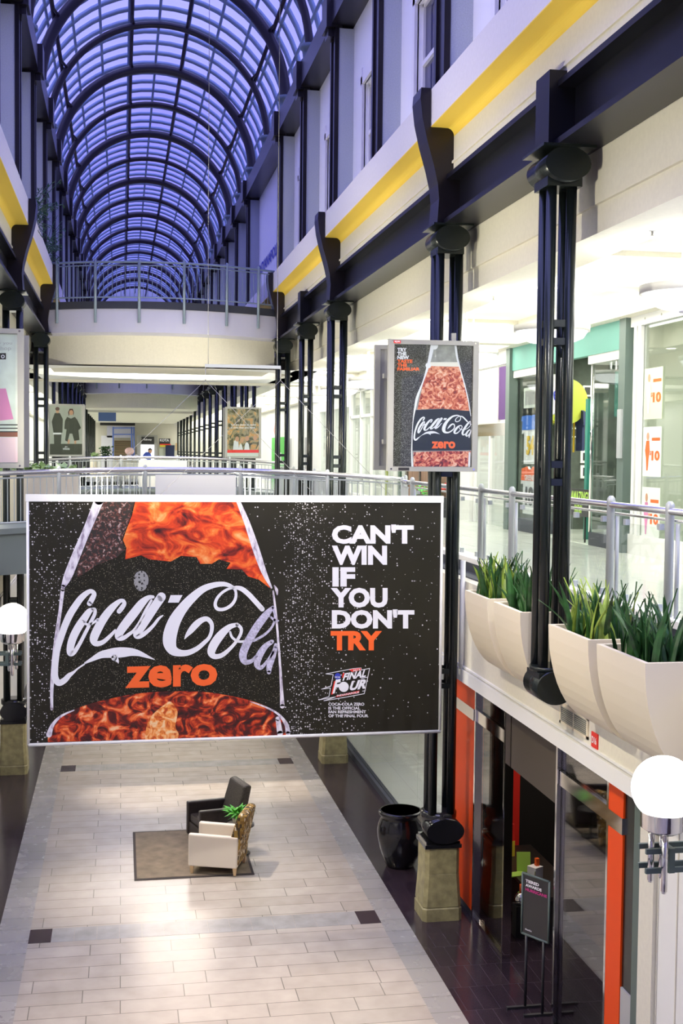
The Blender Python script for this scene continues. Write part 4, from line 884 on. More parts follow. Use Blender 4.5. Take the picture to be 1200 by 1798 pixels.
# ================================================================ LOUNGE ON THE STONE FLOOR
t = thing('floor_rug', 'taupe rug with a dark border under the two club chairs', 'rug', (1.09, 19.2, 0))
B(.2, 1.98, 18.03, 20.35, .004, .012).build('border', 'rugedge', t); B(.24, 1.94, 18.08, 20.3, .006, .016).build('pile', 'rug', t)
def club(name, label, c, rz, body, back, seatm, legm, legh):
    t = thing(name, label, 'chair', (0, 0, 0))
    W2, L2 = .345, .385
    for s in (-1, 1):
        y0, y1 = (W2-.10, W2) if s > 0 else (-W2, -W2+.10)
        MB().prism([(-L2, legh), (L2-.02, legh), (L2+.0, .60), (-L2, .62)], 'y', y0, y1).build('arm', body, t, .022)
    MB().box(-L2+.02, L2-.08, -W2+.1, W2-.1, legh, .30).build('apron', body, t, .01)
    MB().box(-L2+.03, L2-.12, -W2+.105, W2-.105, .30, .44).build('seat_cushion', seatm, t, .035)
    pr = [(L2-.20, .40), (L2-.12, .60), (L2-.02, .93), (L2+.06, .955), (L2+.125, .93), (L2+.06, .62), (L2-.0, .36), (L2-.01, legh+.01), (L2-.08, legh+.01)]
    MB().prism(pr, 'y', -W2+.03 if name != 'club_chair' else -W2+.02, W2-.02).build('backrest', back, t, .03)
    for a, b in ((-L2+.05, -W2+.05), (-L2+.05, W2-.05), (L2-.06, -W2+.05), (L2-.06, W2-.05)):
        q = MB(); q.add([(a-.028, b-.028, legh), (a+.028, b-.028, legh), (a+.028, b+.028, legh), (a-.028, b+.028, legh), (a-.018, b-.018, .016), (a+.018, b-.018, .016), (a+.018, b+.018, .016), (a-.018, b+.018, .016)], [(0, 1, 2, 3), (7, 6, 5, 4), (0, 4, 5, 1), (1, 5, 6, 2), (2, 6, 7, 3), (3, 7, 4, 0)])
        q.build('leg', legm, t)
    t.location = c; t.rotation_euler[2] = rz
    return t
mos = D.materials.new('mosaic_fabric'); mos.use_nodes = True; n = mos.node_tree; p = n.nodes['Principled BSDF']
tcn = n.nodes.new('ShaderNodeTexCoord'); vo = n.nodes.new('ShaderNodeTexVoronoi'); vo.inputs['Scale'].default_value = 26; vo.distance = 'CHEBYCHEV'; vo.inputs['Randomness'].default_value = .55
mpn = n.nodes.new('ShaderNodeMapping'); mpn.inputs['Scale'].default_value = (1.3, 1, .8); n.links.new(tcn.outputs['Object'], mpn.inputs[0]); n.links.new(mpn.outputs[0], vo.inputs['Vector'])
se = n.nodes.new('ShaderNodeSeparateColor'); n.links.new(vo.outputs['Color'], se.inputs[0]); cr = n.nodes.new('ShaderNodeValToRGB'); cr.color_ramp.interpolation = 'CONSTANT'
for k, (a, c) in enumerate(((0, (.05, .03, .008)), (.3, (.22, .12, .02)), (.6, (.36, .22, .04)), (.85, (.75, .66, .48)))):
    if k > 1: cr.color_ramp.elements.new(a)
    cr.color_ramp.elements[k].position = a; cr.color_ramp.elements[k].color = (*c, 1)
n.links.new(se.outputs[0], cr.inputs[0]); n.links.new(cr.outputs[0], p.inputs['Base Color']); p.inputs['Roughness'].default_value = .7
M['mosaic'] = mos
club('club_chair', 'ivory leather club chair with a gold mosaic patterned back', (1.47, 18.38, 0), math.radians(-19), 'ivory', 'mosaic', 'ivory', 'wood', .13)
club('club_chair', 'dark brown leather club chair with a woven back', (1.52, 19.72, 0), math.radians(16), 'leather', 'weave', 'leather', 'leather', .08)
# small table with a leafy plant
tx, ty = 1.86, 19.03
t = thing('side_table', 'small dark side table between the two club chairs', 'table', (tx, ty, 0))
MB().lathe([(.22, .45), (.22, .48)], (tx, ty, 0), 24).build('table_top', 'leather', t); MB().lathe([(.16, .012), (.15, .03), (.025, .04), (.025, .45)], (tx, ty, 0), 16).build('pedestal', 'leather', t)
t = thing('potted_plant', 'bright green leafy plant on the side table between the chairs', 'plant', (tx-.05, ty-.03, .48))
MB().lathe([(.06, .48), (.085, .60), (.08, .60)], (tx-.05, ty-.03, 0), 16).build('pot', 'planter', t)
def leafball(m, c, n, r, h, lw, ll, seed, up=.5):
    rn = random.Random(seed); mb = MB()
    for k in range(n):
        a = rn.uniform(0, 2*pi); e = rn.uniform(.15, 1.3); L = ll*rn.uniform(.7, 1.2); d = Vector((math.cos(a)*math.cos(e), math.sin(a)*math.cos(e), math.sin(e)*up+.1)).normalized()
        st = Vector(c)+Vector((rn.gauss(0, r), rn.gauss(0, r), rn.uniform(0, h))); sd = d.cross(Vector((0, 0, 1))).normalized()*lw*rn.uniform(.7, 1.2); dr = Vector((0, 0, -.25*L))
        mb.add([st, st+d*L*.45+sd, st+d*L+dr, st+d*L*.45-sd, st+d*L*.5+Vector((0, 0, .3*lw))], [(0, 1, 4), (1, 2, 4), (2, 3, 4), (3, 0, 4)])
    return mb
leafball('bright', (tx-.05, ty-.03, .60), 60, .04, .07, .035, .25, 3).build('leaves', 'bright', t)

# black urn
t = thing('ash_urn', 'large glossy black urn shaped litter bin beside the stone pedestal', 'litter bin', (4.24, 18.12, 0))
MB().lathe([(.20, 0), (.215, .02), (.26, .12), (.32, .30), (.358, .48), (.36, .56), (.345, .66), (.31, .74), (.295, .78), (.335, .81), (.345, .84), (.335, .865), (.30, .87)], (4.24, 18.12, 0), 40).build('body', 'black', t)
MB().lathe([(.30, .87), (.27, .865), (.15, .79), (.13, .78), (.13, .60), (.001, .60)], (4.24, 18.12, 0), 40).build('funnel_lid', 'black', t)

# ================================================================ LOWER STOREFRONT UNDER THE GALLERY
XS = 4.75
t = thing('orange_store_front', 'orange and dark glass storefront under the planters', 'storefront', (XS, 14, 0))
for y0, y1 in ((15.90, 17.02), (10.88, 11.24)):
    B(XS-.02, XS+.12, y0, y1, .10, 2.72).build('orange_panel', 'orange', t); B(XS-.02, XS+.12, y0, y1, 2.88, 3.27).build('orange_transom_panel', 'orange', t)
    B(XS-.01, XS+.11, y0, y1, .0, .10).build('kick_plate', 'darkedge', t)
    B(XS-.03, XS+.10, y0, y1, 2.72, 2.88).build('chrome_band', 'chrome', t)
for y0, y1 in ((14.58, 15.85), (11.28, 12.66)):
    B(XS+.03, XS+.045, y0, y1, .02, 2.72).build('glass_pane', 'darkglass', t); B(XS+.03, XS+.045, y0, y1, 2.88, 3.27).build('transom_pane', 'darkglass', t)
    B(XS-.0, XS+.07, y0, y1, 2.72, 2.88).build('chrome_band', 'chrome', t)
    B(XS+.0, XS+.08, y0, y1, 0, .03).build('sill', 'chrome', t)
for y in (15.86, 14.54, 12.70, 11.26): B(XS-.02, XS+.09, y-.025, y+.025, 0, 3.27).build('chrome_mullion', 'chrome', t)
B(XS+.05, XS+.12, 12.74, 14.5, 2.44, 3.27).build('taupe_header', 'taupe', t)
B(XS, XS+.3, 10.60, 10.88, 0, 3.27).build('black_pier', 'iron', t); B(XS-.03, XS+.1, 10.42, 10.60, 0, 3.27).build('green_grey_pier', 'greenmetal', t)
B(XS+.1, XS+.25, 17.02, 17.35, 0, 3.27).build('dark_jamb', 'iron', t)
# inside of the dark store
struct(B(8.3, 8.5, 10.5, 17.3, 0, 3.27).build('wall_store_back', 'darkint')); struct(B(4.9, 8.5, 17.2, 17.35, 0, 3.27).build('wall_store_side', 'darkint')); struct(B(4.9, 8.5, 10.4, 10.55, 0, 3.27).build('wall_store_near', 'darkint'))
lamp('store_light', 'AREA', (5.7, 15.5, 3.2), 26, WARM, 1.2, (6.6, 14.2, 0))
a = onY(888, 1350, 17.1); b = onY(910, 1540, 17.1)
tag(B(a.x, b.x, 17.08, 17.18, 0, a.z).build('display_board', 'red'), 'red display board inside the dark store', 'board')
def atX(px, py, X): return onX(px, py, X)
cA = atX(934, 1541, 5.5); zc = cA.z
t = thing('display_counter', 'dark stepped counter inside the store entrance', 'counter', (5.6, 16.2, 0))
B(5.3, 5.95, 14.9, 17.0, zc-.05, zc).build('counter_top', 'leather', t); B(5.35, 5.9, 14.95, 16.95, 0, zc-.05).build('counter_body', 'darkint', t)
def small_box(name, label, cat, c, s, m, rz=.3, tilt=0):
    o = MB().box(-s[0]/2, s[0]/2, -s[1]/2, s[1]/2, 0, s[2]).build(name, m); o.location = c; o.rotation_euler[2] = rz; o.rotation_euler[0] = tilt; tag(o, label, cat); return o
def onC(px, py): return onZ(px, py, zc)
small_box('display_card', 'bright lime green card leaning on the dark store counter', 'card', onC(920, 1531), (.19, .015, .27), 'lime', -.15, -.15)
small_box('display_card', 'lime green sheet lying at the counter edge', 'card', onC(905, 1536), (.30, .16, .012), 'lime', .2)
small_box('product_box', 'white box with a green picture on the store counter', 'box', onC(940, 1541), (.15, .15, .16), 'whiteprint', .5)
small_box('product_box', 'small orange box on top of the white picture box', 'box', onC(943, 1540)+Vector((0, 0, .16)), (.05, .05, .10), 'orangeprint', .2)
small_box('box_picture', 'green picture on the face of the white box', 'picture', onC(940, 1541)+Vector((-.01, -.085, .04)), (.07, .004, .08), 'olive', .5)
small_box('product_box', 'yellow box beside the red board in the dark store', 'box', onC(896, 1502), (.10, .10, .22), 'yel', .2)
small_box('product_box', 'red pack standing on the yellow box', 'box', onC(896, 1502)+Vector((0, 0, .22)), (.09, .09, .24), 'red', .2)
t = thing('glass_jar', 'clear glass jar with an orange stopper by the counter', 'jar', tuple(atX(915, 1588, 5.2)))
g = atX(915, 1588, 5.2)
MB().lathe([(.05, 0), (.085, .03), (.09, .09), (.06, .14), (.045, .16)], tuple(g), 20).build('jar_body', 'chrome', t); MB().tube(g+Vector((0, 0, .16)), g+Vector((0, 0, .27)), .022, 10).build('stopper', 'orangeprint', t)
tag(B(g.x-.09, g.x+.09, g.y-.09, g.y+.09, 0, g.z).build('display_stand', 'darkint'), 'narrow dark stand under the glass jar', 'stand')
# sign stand
t = thing('sign_stand', 'black framed sign stand in the dark store doorway', 'sign', (4.72, 13.1, 0))
def SB(u, v, off=0):   # board plane runs along the doorway
    return Vector((4.54+.20*u-off*.9, 13.22-.34*u-off*.4, .86+.70*v))
mb = MB(); a = [SB(0, 0), SB(1, 0), SB(1, 1), SB(0, 1)]; dv = Vector((.02, .012, 0)); mb.add(a+[p+dv for p in a], [(3, 2, 1, 0), (4, 5, 6, 7), (0, 1, 5, 4), (1, 2, 6, 5), (2, 3, 7, 6), (3, 0, 4, 7)]); mb.build('board', 'dkprint', t)
mb = MB()
for a, b in (((0, 0), (1, 0)), ((1, 0), (1, 1)), ((1, 1), (0, 1)), ((0, 1), (0, 0))): mb.tube(SB(*a), SB(*b), .014, 6)
mb.build('board_frame', 'greenmetal', t)
mb = MB(); 
for u in (.18, .82): p = SB(u, 0); mb.tube((p.x, p.y, 0.02), p, .017, 8)
mb.build('posts', 'dkprint', t)
mb = MB(); 
for u in (.18, .82): p = SB(u, 0); mb.box(p.x-.22, p.x+.22, p.y-.02, p.y+.02, 0, .03)
mb.build('feet', 'dkprint', t)
mb = MB(); text(mb, 'TIERED', lambda u, v: SB(.14+.5*u, .87+.05*v, .012), .04); text(mb, 'AWARDS', lambda u, v: SB(.14+.6*u, .80+.05*v, .012), .04); text(mb, 'thanks', lambda u, v: SB(.15+.25*u, .08+.03*v, .012), .02); mb.build('sign_lettering', 'whiteprint', t)
mb = MB(); text(mb, 'HURRICANE', lambda u, v: SB(.14+.8*u, .73+.05*v, .012), .04); mb.build('magenta_lettering', 'magenta', t)
# white panelled wall nearer than the dark store
mb = B(XS, XS+.2, NEAR, 10.42, 0, 3.27)
struct(mb.build('wall_white_panels', 'white')); mb = MB()
for y in (10.1, 9.72, 9.45, 9.3, 9.0, 8.0): mb.box(XS-.012, XS, y, y+.012, 0, 3.25)
mb.box(XS-.05, XS, 10.12, 10.42, 0, 3.25); struct(mb.build('trim_10', 'cream'))
tag(B(XS-.02, XS, 10.62, 10.86, .55, 1.25).build('wall_notice', 'greyprint'), 'pale grey notice on the black pier beside the orange panel', 'notice')
a = onX(812, 1100, 4.57)
tag(MB().tube((4.57, a.y, 3.42), (4.57, a.y, 4.9), .035, 12).build('white_pipe', 'white'), 'white upright pipe on the gallery edge beside the banner', 'pipe')
# clear glass shop farther along the lower level
t = thing('lower_shop_window', 'tall clear shop window behind the black urn', 'shop window', (XS, 21, 0))
B(XS-.02, XS+.12, 17.35, 40, 0, .12).build('base', 'darkedge', t)
for y in (17.4, 19.3, 21.2, 23.1, 25.0, 26.9): B(XS+.04, XS+.055, y+.01, y+1.89, .12, 3.27).build('glass_pane', 'glass', t)
struct(B(4.9, 8.5, 17.4, 40, 0.0, .012).build('floor_lower_shop', 'galfloor')); struct(B(8.3, 8.5, 17.4, 40, 0, 3.27).build('wall_lower_shop', 'whitewall'))
lamp('lower_shop_light', 'AREA', (6.5, 21.5, 3.2), 45, NEUT, 1.5, (6.5, 21.5, 0), sy=6)
tag(B(5.9, 6.5, 21.2, 21.8, .0, .5).build('display_block', 'brick'), 'small dark display block behind the lower shop window', 'display')
# opposite side, lower level
struct(B(mx(4.9), mx(4.75), NEAR, 60, 0, 3.27).build('wall_lower_opposite', 'white'))
struct(B(3.9, 8.4, 40, 40.2, 0, 3.27).build('wall_lower_end', 'cream'))
lamp('underbridge_light', 'AREA', (1.1, 25, 3.9), 60, WARM, 1.5, (1.1, 25, 0), sy=2)

# ================================================================ GALLERY SHOPS (right side, upper level)
XG = 8.2; ZF = 4.75
def room(y0, y1, depth, wall, back, floor='galfloor', power=120, col=(1, 1, .93)):
    o = struct(B(XG+depth, XG+depth+.1, y0, y1, ZF, 8.66).build('wall_shop_back', back))
    struct(B(XG+.05, XG+depth, y0-.05, y0+.05, ZF, 8.66).build('wall_shop_side', wall)); struct(B(XG+.05, XG+depth, y1-.05, y1+.05, ZF, 8.66).build('wall_shop_side', wall))
    struct(B(XG, XG+depth, y0, y1, ZF-.1, ZF+.004).build('floor_shop', floor)); struct(B(XG+.1, XG+depth, y0, y1, 8.5, 8.66).build('ceiling_shop', 'tealdk' if back == 'shopback' and y0 < 20 else wall))
    lamp('shop_light', 'AREA', (XG+depth*.45, (y0+y1)/2, 8.45), power*.42, col, 1.5, (XG+depth*.45, (y0+y1)/2, 0), sy=(y1-y0)*.6)
# poster shop (nearest)
room(10.0, 18.9, 4.0, 'shopwall', 'shopwall', power=210, col=(1, 1, .9))
t = thing('poster_shop_front', 'white framed glass shopfront with three sale posters', 'shopfront', (XG, 15, ZF))
B(XG-.06, XG+.06, 10, 18.85, 8.42, 8.6).build('head_frame', 'mullion', t); B(XG-.04, XG+.06, 10, 18.85, ZF, ZF+.32).build('sill_panel', 'mullion', t)
for y in (18.62, 18.45, 14.5): B(XG-.06, XG+.04, y, y+.1, ZF+.32, 8.42).build('mullion', 'mullion', t)
B(XG+.0, XG+.012, 14.6, 18.45, ZF+.32, 8.42).build('glass_pane', 'glass', t); B(XG+.0, XG+.012, 10, 14.5, ZF+.32, 8.42).build('glass_pane', 'glass', t)
mb = MB()
for k in range(14): mb.tube((XG-.065, 10.5+k*.6, 8.51), (XG-.06, 10.5+k*.6, 8.51), .02, 8)
mb.build('rivets', 'vent', t)
for i, (z0, z1, lb, w) in enumerate(((6.92, 7.72, 'topmost sale poster with red ten on the white shopfront glass', 0), (6.02, 6.80, 'middle sale poster with orange ten on the white shopfront glass', 0), (5.0, 5.85, 'lowest sale poster with a pink figure on the white shopfront glass', 0))):
    y1, y0 = 18.38, 17.72
    t = thing('sale_poster', lb, 'poster', (XG-.02, 18, z0))
    B(XG-.012, XG-.004, y0, y1, z0, z1).build('paper', mat('lime_paper', (.66, .74, .50), .5) if i == 0 else M['pale'], t)
    F = lambda a, b, c, d: quad_fn((XG-.016, y1-a*(y1-y0), z0+c*(z1-z0)), (XG-.016, y1-b*(y1-y0), z0+c*(z1-z0)), (XG-.016, y1-a*(y1-y0), z0+d*(z1-z0)), (XG-.016, y1-b*(y1-y0), z0+d*(z1-z0)))
    mb = MB(); text(mb, '10', F(.5, .95, .32, .52), .05); text(mb, '$', F(.40, .48, .42, .52), .03); f = F(.5, .95, .72, .78); mb.poly([f(0, 0), f(1, 0), f(1, 1), f(0, 1)]); mb.build('red_lettering', 'orangeprint', t)
    mb = MB(); f = F(.1, .42, .12, .92)
    mb.poly([f(*p) for p in ((.4, 0), (.6, 0), (.75, .3), (.9, .5), (.8, .75), (.3, .75), (.1, .5), (.3, .3))]); mb.build('printed_figure', ['whiteprint', 'orangeprint', 'pink'][i], t)
    mb = MB(); mb.poly([f(.55+.22*math.cos(a), .86+.1*math.sin(a)) for a in [2*pi*k/12 for k in range(12)]]); mb.build('printed_head', 'skin', t)
for i, (y, z, lb) in enumerate(((18.2, 6.9, 'framed green landscape picture higher on the poster shop wall'), (18.2, 5.8, 'framed green landscape picture lower on the poster shop wall'))):
    t = thing('framed_picture', lb, 'picture', (9.6+i*0, 18.83, z-.35))
    B(9.25, 10.05, 18.80, 18.84, z-.42, z+.42).build('picture_frame', 'frameg', t); B(9.31, 9.99, 18.79, 18.80, z-.36, z+.36).build('mat_board', 'pale', t); B(9.45, 9.85, 18.78, 18.79, z-.2, z+.2).build('picture', mat('landscape_print', (.10, .18, .03), .5, var=.8, scale=6), t)
t = thing('track_light', 'white track with three spot heads behind the poster shop glass', 'light', (9.2, 17.6, 8.4))
B(9.1, 9.14, 16.6, 18.4, 8.3, 8.34).build('track', 'mullion', t)
for y in (17.0, 17.45, 17.9): MB().tube((9.12, y, 8.28), (9.0, y-.05, 8.08), .09, 14).build('spot_head', 'white', t)
# jersey shop
room(19.05, 24.95, 4.5, 'shopback', 'shopback', power=400, col=(1, 1, .85))
t = thing('jersey_shop_front', 'teal banded sports shop front with two glass showcases', 'shopfront', (XG, 22, ZF))
B(XG-.08, XG+.05, 19.12, 24.9, 8.1, 8.6).build('teal_band', 'teal', t)
B(XG-.14, XG+.1, 18.86, 19.12, ZF, 8.6).build('grey_green_pier', 'greenmetal', t); B(XG-.18, XG+.1, 18.9, 19.05, 6.3, 7.1).build('pier_block', 'railgrey', t)
B(XG-.14, XG+.1, 24.9, 25.15, ZF, 8.6).build('grey_green_pier', 'greenmetal', t)
B(XG-.02, XG+.9, 19.15, 20.6, ZF, 4.98).build('showcase_base', 'darkedge', t); B(XG-.02, XG+.4, 23.4, 24.9, ZF, 5.0).build('showcase_base', 'darkedge', t)
B(XG-.05, XG+.95, 19.15, 20.7, 7.95, 8.1).build('showcase_head', 'white', t); B(XG-.05, XG+.22, 23.3, 24.9, 7.95, 8.1).build('showcase_head', 'white', t)
B(XG, XG+.012, 19.2, 20.6, 4.98, 7.95).build('showcase_glass', 'glass', t); B(XG, XG+.012, 23.4, 24.85, 5.0, 7.95).build('showcase_glass', 'glass', t)
B(XG, XG+.9, 20.6, 20.612, 4.98, 7.95).build('showcase_end_glass', 'glass', t)
mb = MB(); mb.tube((XG, 20.6, 4.98), (XG, 20.6, 7.95), .025, 8); mb.tube((XG+.9, 20.6, 4.98), (XG+.9, 20.6, 7.95), .025, 8); mb.build('chrome_posts', 'chrome', t)
B(XG+.42, XG+.54, 21.85, 21.97, ZF, 7.4).build('teal_post', 'tealdk', t)
B(XG+2.6, XG+2.7, 19.2, 24.8, 4.75, 8.5).build('slatted_back', 'shopback', t)
def jersey(x, y, z, w, h, label, body, band, num, nm, numcol, bandpos='top'):
    t = thing('sports_jersey', label, 'jersey', (x, y, z-h))
    o = [(-.5, -1), (-.5, -.35), (-.68, -.38), (-.62, -.05), (-.2, 0), (-.1, -.06), (.1, -.06), (.2, 0), (.62, -.05), (.68, -.38), (.5, -.35), (.5, -1)]
    MB().prism([(y-a*w, z+b*h) for a, b in o], 'x', x, x+.05).build('shirt', body, t)
    if bandpos == 'top': pts = [(-.62, -.05), (-.2, 0), (-.1, -.06), (.1, -.06), (.2, 0), (.62, -.05), (.66, -.30), (-.66, -.30)]
    else: pts = [(-.5, -.98), (.5, -.98), (.5, -.72), (-.5, -.72)]
    MB().prism([(y-a*w, z+b*h) for a, b in pts], 'x', x-.004, x).build('colour_band', band, t)
    F = lambda a, b, c, d: quad_fn((x-.012, y+a*w, z-c*h), (x-.012, y-b*w, z-c*h), (x-.012, y+a*w, z-d*h), (x-.012, y-b*w, z-d*h))
    if num: mb = MB(); text(mb, num, F(.28, .30, .82, .42), .05); mb.build('number', numcol, t)
    if nm: mb = MB(); text(mb, nm, F(.36, .36, .29, .18), .03); mb.build('name_lettering', 'whiteprint', t)
jersey(XG+.04, 24.0, 7.15, .82, 1.0, 'blue and white jersey hanging above the orange yoked one', 'jerwhite', 'jerblue', '54', None, 'jeryel')
jersey(XG+.025, 24.0, 7.15, .83, .30, 'blue jersey yoke with pale lettering in the upper showcase', 'jerblue', 'jerblue', None, None, 'jeryel')
jersey(XG+.04, 24.0, 6.10, .84, .98, 'white jersey with orange yoke and black number eighteen', 'jerwhite', 'orangeprint', '18', 'GREENE', 'dkprint')
jersey(XG+1.2, 24.3, 7.28, .36, .85, 'navy jersey with yellow side trim inside the sports shop', 'jernavy', 'jernavy', None, None, 'jeryel')
tag(B(XG+1.17, XG+1.19, 24.52, 24.58, 6.4, 7.15).build('yellow_trim_banner', 'jeryel'), 'yellow strip beside the navy jersey', 'trim')
for i in range(7):
    y = 19.45+.13*i
    o = MB().prism([(0, 0), (.03, -.25), (.02, -1.15), (-.28, -1.2), (-.30, -.2)], 'y', -.03, .03).build('hanging_shirt', ['jernavy', 'tealdk', 'darkint', 'jernavy', 'darkedge', 'tealdk', 'jernavy'][i]); o.location = (XG+.75, y, 7.0)
    tag(o, 'dark sports shirt on the rail in the nearer glass showcase', 'shirt', 'shirts on the showcase rail')
MB_ = MB().prism([(0, 0), (.0, -.9), (-.5, -.85), (-.6, 0)], 'y', 19.3, 20.4)
o = MB().box(XG+.25, XG+.75, 19.5, 20.2, 7.02, 7.8).build('teal_drape', 'tealdk'); tag(o, 'deep teal pleated drape above the hanging shirts', 'drape')
t = thing('barrel_sign', 'olive barrel with a white oval sign over the sports shop entrance', 'sign', (XG+.9, 22.2, 7.4))
MB().tube((XG+.86, 24.2, 7.45), (XG+.86, 24.85, 7.45), .48, 28).build('barrel', 'olive', t)
mb = MB(); mb.tube((XG+.86, 24.3, 7.45), (XG+.86, 24.33, 7.45), .49, 28); mb.build('hoop', 'yel', t)
mb = MB(); mb.tube((XG+.86, 24.5, 7.9), (XG+.86, 24.5, 8.5), .02, 6); mb.tube((XG+.30, 23.5, 7.9), (XG+.30, 23.5, 8.5), .02, 6); mb.build('hangers', 'yel', t)
pr = smooth([(22.86, 7.3), (22.80, 7.5), (22.86, 7.8), (23.4, 7.95), (24.3, 7.95), (24.4, 7.6), (24.3, 7.2), (23.4, 7.15)], 4, True)
MB().prism(pr, 'x', XG+.27, XG+.33).build('oval_plate', 'whiteprint', t)
mb = MB(); text(mb, 'Fan Den', quad_fn((XG+.265, 24.3, 7.42), (XG+.265, 22.92, 7.42), (XG+.265, 24.3, 7.70), (XG+.265, 22.92, 7.70)), .03); mb.build('oval_lettering', 'blueprint', t)
t = thing('window_sign', 'black sign with lime lettering AMAZING standing low in the sports shop', 'sign', (XG+.1, 21.8, ZF))
B(XG+.1, XG+.13, 20.95, 22.4, 5.22, 5.72).build('board', 'dkprint', t); mb = MB(); yl = onX(1003, 868, XG+.095).y; yr = onX(1034, 868, XG+.095).y; text(mb, 'AMAZING!', quad_fn((XG+.095, yl, 5.5), (XG+.095, yr, 5.5), (XG+.095, yl, 5.68), (XG+.095, yr, 5.68)), .03); text(mb, 'FANTASY', quad_fn((XG+.095, yl-.2, 5.28), (XG+.095, yr+.3, 5.28), (XG+.095, yl-.2, 5.43), (XG+.095, yr+.3, 5.43)), .03); mb.build('sign_lettering', 'lime', t)
for y in (21.1, 22.2): B(XG+.105, XG+.13, y, y+.03, ZF, 5.22).build('stand_leg', 'dkprint', t)
for x0, y0, x1, y1, m_, lb in ((1024, 677, 1040, 696, 'greyprint', 'framed photograph hung high inside the sports shop beside the barrel'), (1020, 791, 1041, 813, 'greyprint', 'framed grey portrait low inside the sports shop above a matching frame'), (1020, 817, 1041, 840, 'greyprint', 'lowest framed photograph inside the sports shop'), (1008, 714, 1016, 745, 'red', 'narrow red framed card inside the sports shop'), (1002, 751, 1014, 768, 'whiteprint', 'small white notice under the red framed card')):
    a = onY(x0, y1, 24.86); b = onY(x1, y0, 24.86)
    t = thing('framed_photo', lb, 'picture', ((a.x+b.x)/2, 24.86, a.z)); B(a.x, b.x, 24.86, 24.9, a.z, b.z).build('picture_frame', 'pale' if m_ != 'red' else 'red', t)
    w = (b.x-a.x)*.2; B(a.x+w, b.x-w, 24.85, 24.86, a.z+w, b.z-w).build('print', 'dkprint' if m_ != 'red' else 'skin', t)
t = thing('framed_photo', 'framed photograph above the blue jersey in the showcase', 'picture', (XG+.3, 24, 7.4)); B(XG+.05, XG+.08, 23.5, 24.5, 7.3, 7.72).build('picture_frame', 'pale', t); B(XG+.045, XG+.05, 23.6, 24.4, 7.36, 7.66).build('print', 'greyprint', t)
# purple curtain shop
room(25.15, 27.8, 4.0, 'white', 'shopwall', power=110)
t = thing('curtain_shop_front', 'white shopfront with a purple curtain in its upper window', 'shopfront', (XG, 26.4, ZF))
B(XG-.05, XG+.05, 25.2, 27.75, 8.3, 8.6).build('head_frame', 'mullion', t); B(XG-.05, XG+.02, 26.0, 27.6, 7.05, 8.25).build('white_panel', 'white', t)
B(XG-.02, XG+.05, 25.35, 26.0, 7.1, 8.25).build('purple_curtain', 'purple', t)
B(XG-.05, XG+.05, 25.2, 27.75, 6.75, 7.02).build('mirror_band', 'chrome', t)
for y in (25.22, 26.5, 27.65): B(XG-.05, XG+.05, y, y+.09, ZF, 6.75).build('mullion', 'mullion', t)
B(XG, XG+.012, 25.3, 27.65, ZF, 6.75).build('glass_pane', 'glass', t)
tag(MB().lathe([(.2, 4.76), (.22, 5.35), (.24, 5.36), (.24, 5.42), (.2, 5.45)], (XG+.9, 26.2, 0), 20).build('waste_bin', 'dkprint'), 'dark round bin inside the purple curtain shop', 'bin')
# brick shop behind the bottle poster
room(27.95, 33.0, 4.0, 'cream', 'shopback', power=110)
t = thing('brick_shop_front', 'brick clad shopfront with dark timber posts behind the bottle poster', 'shopfront', (XG, 30, ZF))
B(XG-.1, XG+.1, 27.95, 29.4, ZF, 8.6).build('white_pier', 'white', t); B(XG-.12, XG+.1, 29.4, 34.2, ZF, 5.9).build('brick_base', 'brick', t); B(XG-.06, XG+.1, 29.4, 34.2, 7.9, 8.6).build('brick_head', 'brick', t)
for y in (29.4, 31.0, 32.6, 34.1): B(XG-.16, XG+.1, y, y+.12, ZF, 8.6).build('timber_post', 'taupe', t)
t = thing('foliage_display', 'green and red foliage at the foot of the brick shopfront', 'plant', (XG-.3, 31, 5.0))
leafball('bright', (XG-.35, 30.5, 5.25), 90, .22, .3, .05, .18, 9).build('leaves', 'green', t); leafball('red', (XG-.35, 29.8, 5.35), 30, .14, .2, .05, .18, 10).build('red_leaves', 'red', t)
B(XG-.6, XG-.13, 29.5, 31.4, ZF, 5.25).build('trough', 'dkprint', t)
# white mullioned shops
room(34.3, 43.5, 4.0, 'white', 'shopwall', power=330)
t = thing('mullioned_shop_front', 'tall white mullioned shopfront beyond the bottle poster', 'shopfront', (XG, 39, ZF))
for k in range(6): B(XG-.08, XG+.04, 34.35+k*1.8, 34.45+k*1.8, ZF, 8.6).build('mullion', 'mullion', t)
B(XG-.08, XG+.04, 34.3, 43.5, 7.55, 7.65).build('transom', 'mullion', t); B(XG-.08, XG+.04, 34.3, 43.5, ZF, 4.9).build('sill_panel', 'mullion', t); B(XG-.08, XG+.04, 34.3, 43.5, 8.45, 8.6).build('head_frame', 'mullion', t)
B(XG, XG+.012, 34.3, 43.5, 4.9, 8.45).build('glass_pane', 'glass', t); B(XG-.1, XG+.1, 34.15, 34.32, ZF, 8.6).build('dark_jamb', 'greenmetal', t)
rn = random.Random(5)
for k in range(26):
    y = 34.9+rn.random()*8; x = XG+.6+rn.random()*2.4; h = rn.uniform(.7, 1.9); z = 4.76
    c = rn.choice(['dkprint', 'red', 'greyprint', 'olive', 'jerblue', 'yel', 'dkprint', 'skin', 'fern'])
    o = MB().prism([(y-.12, z), (y+.12, z), (y+.16, z+h*.8), (y+.08, z+h), (y-.08, z+h), (y-.16, z+h*.8)], 'x', x, x+.14).build('hanging_garment', c)
    tag(o, 'garment on display behind the tall white mullions', 'garment', 'garments behind the white mullions')
room(43.6, 50.9, 4.0, 'white', 'shopwall', power=260)
t = thing('mullioned_shop_front', 'farther white shopfront glimpsed between the two slim columns', 'shopfront', (XG, 47, ZF))
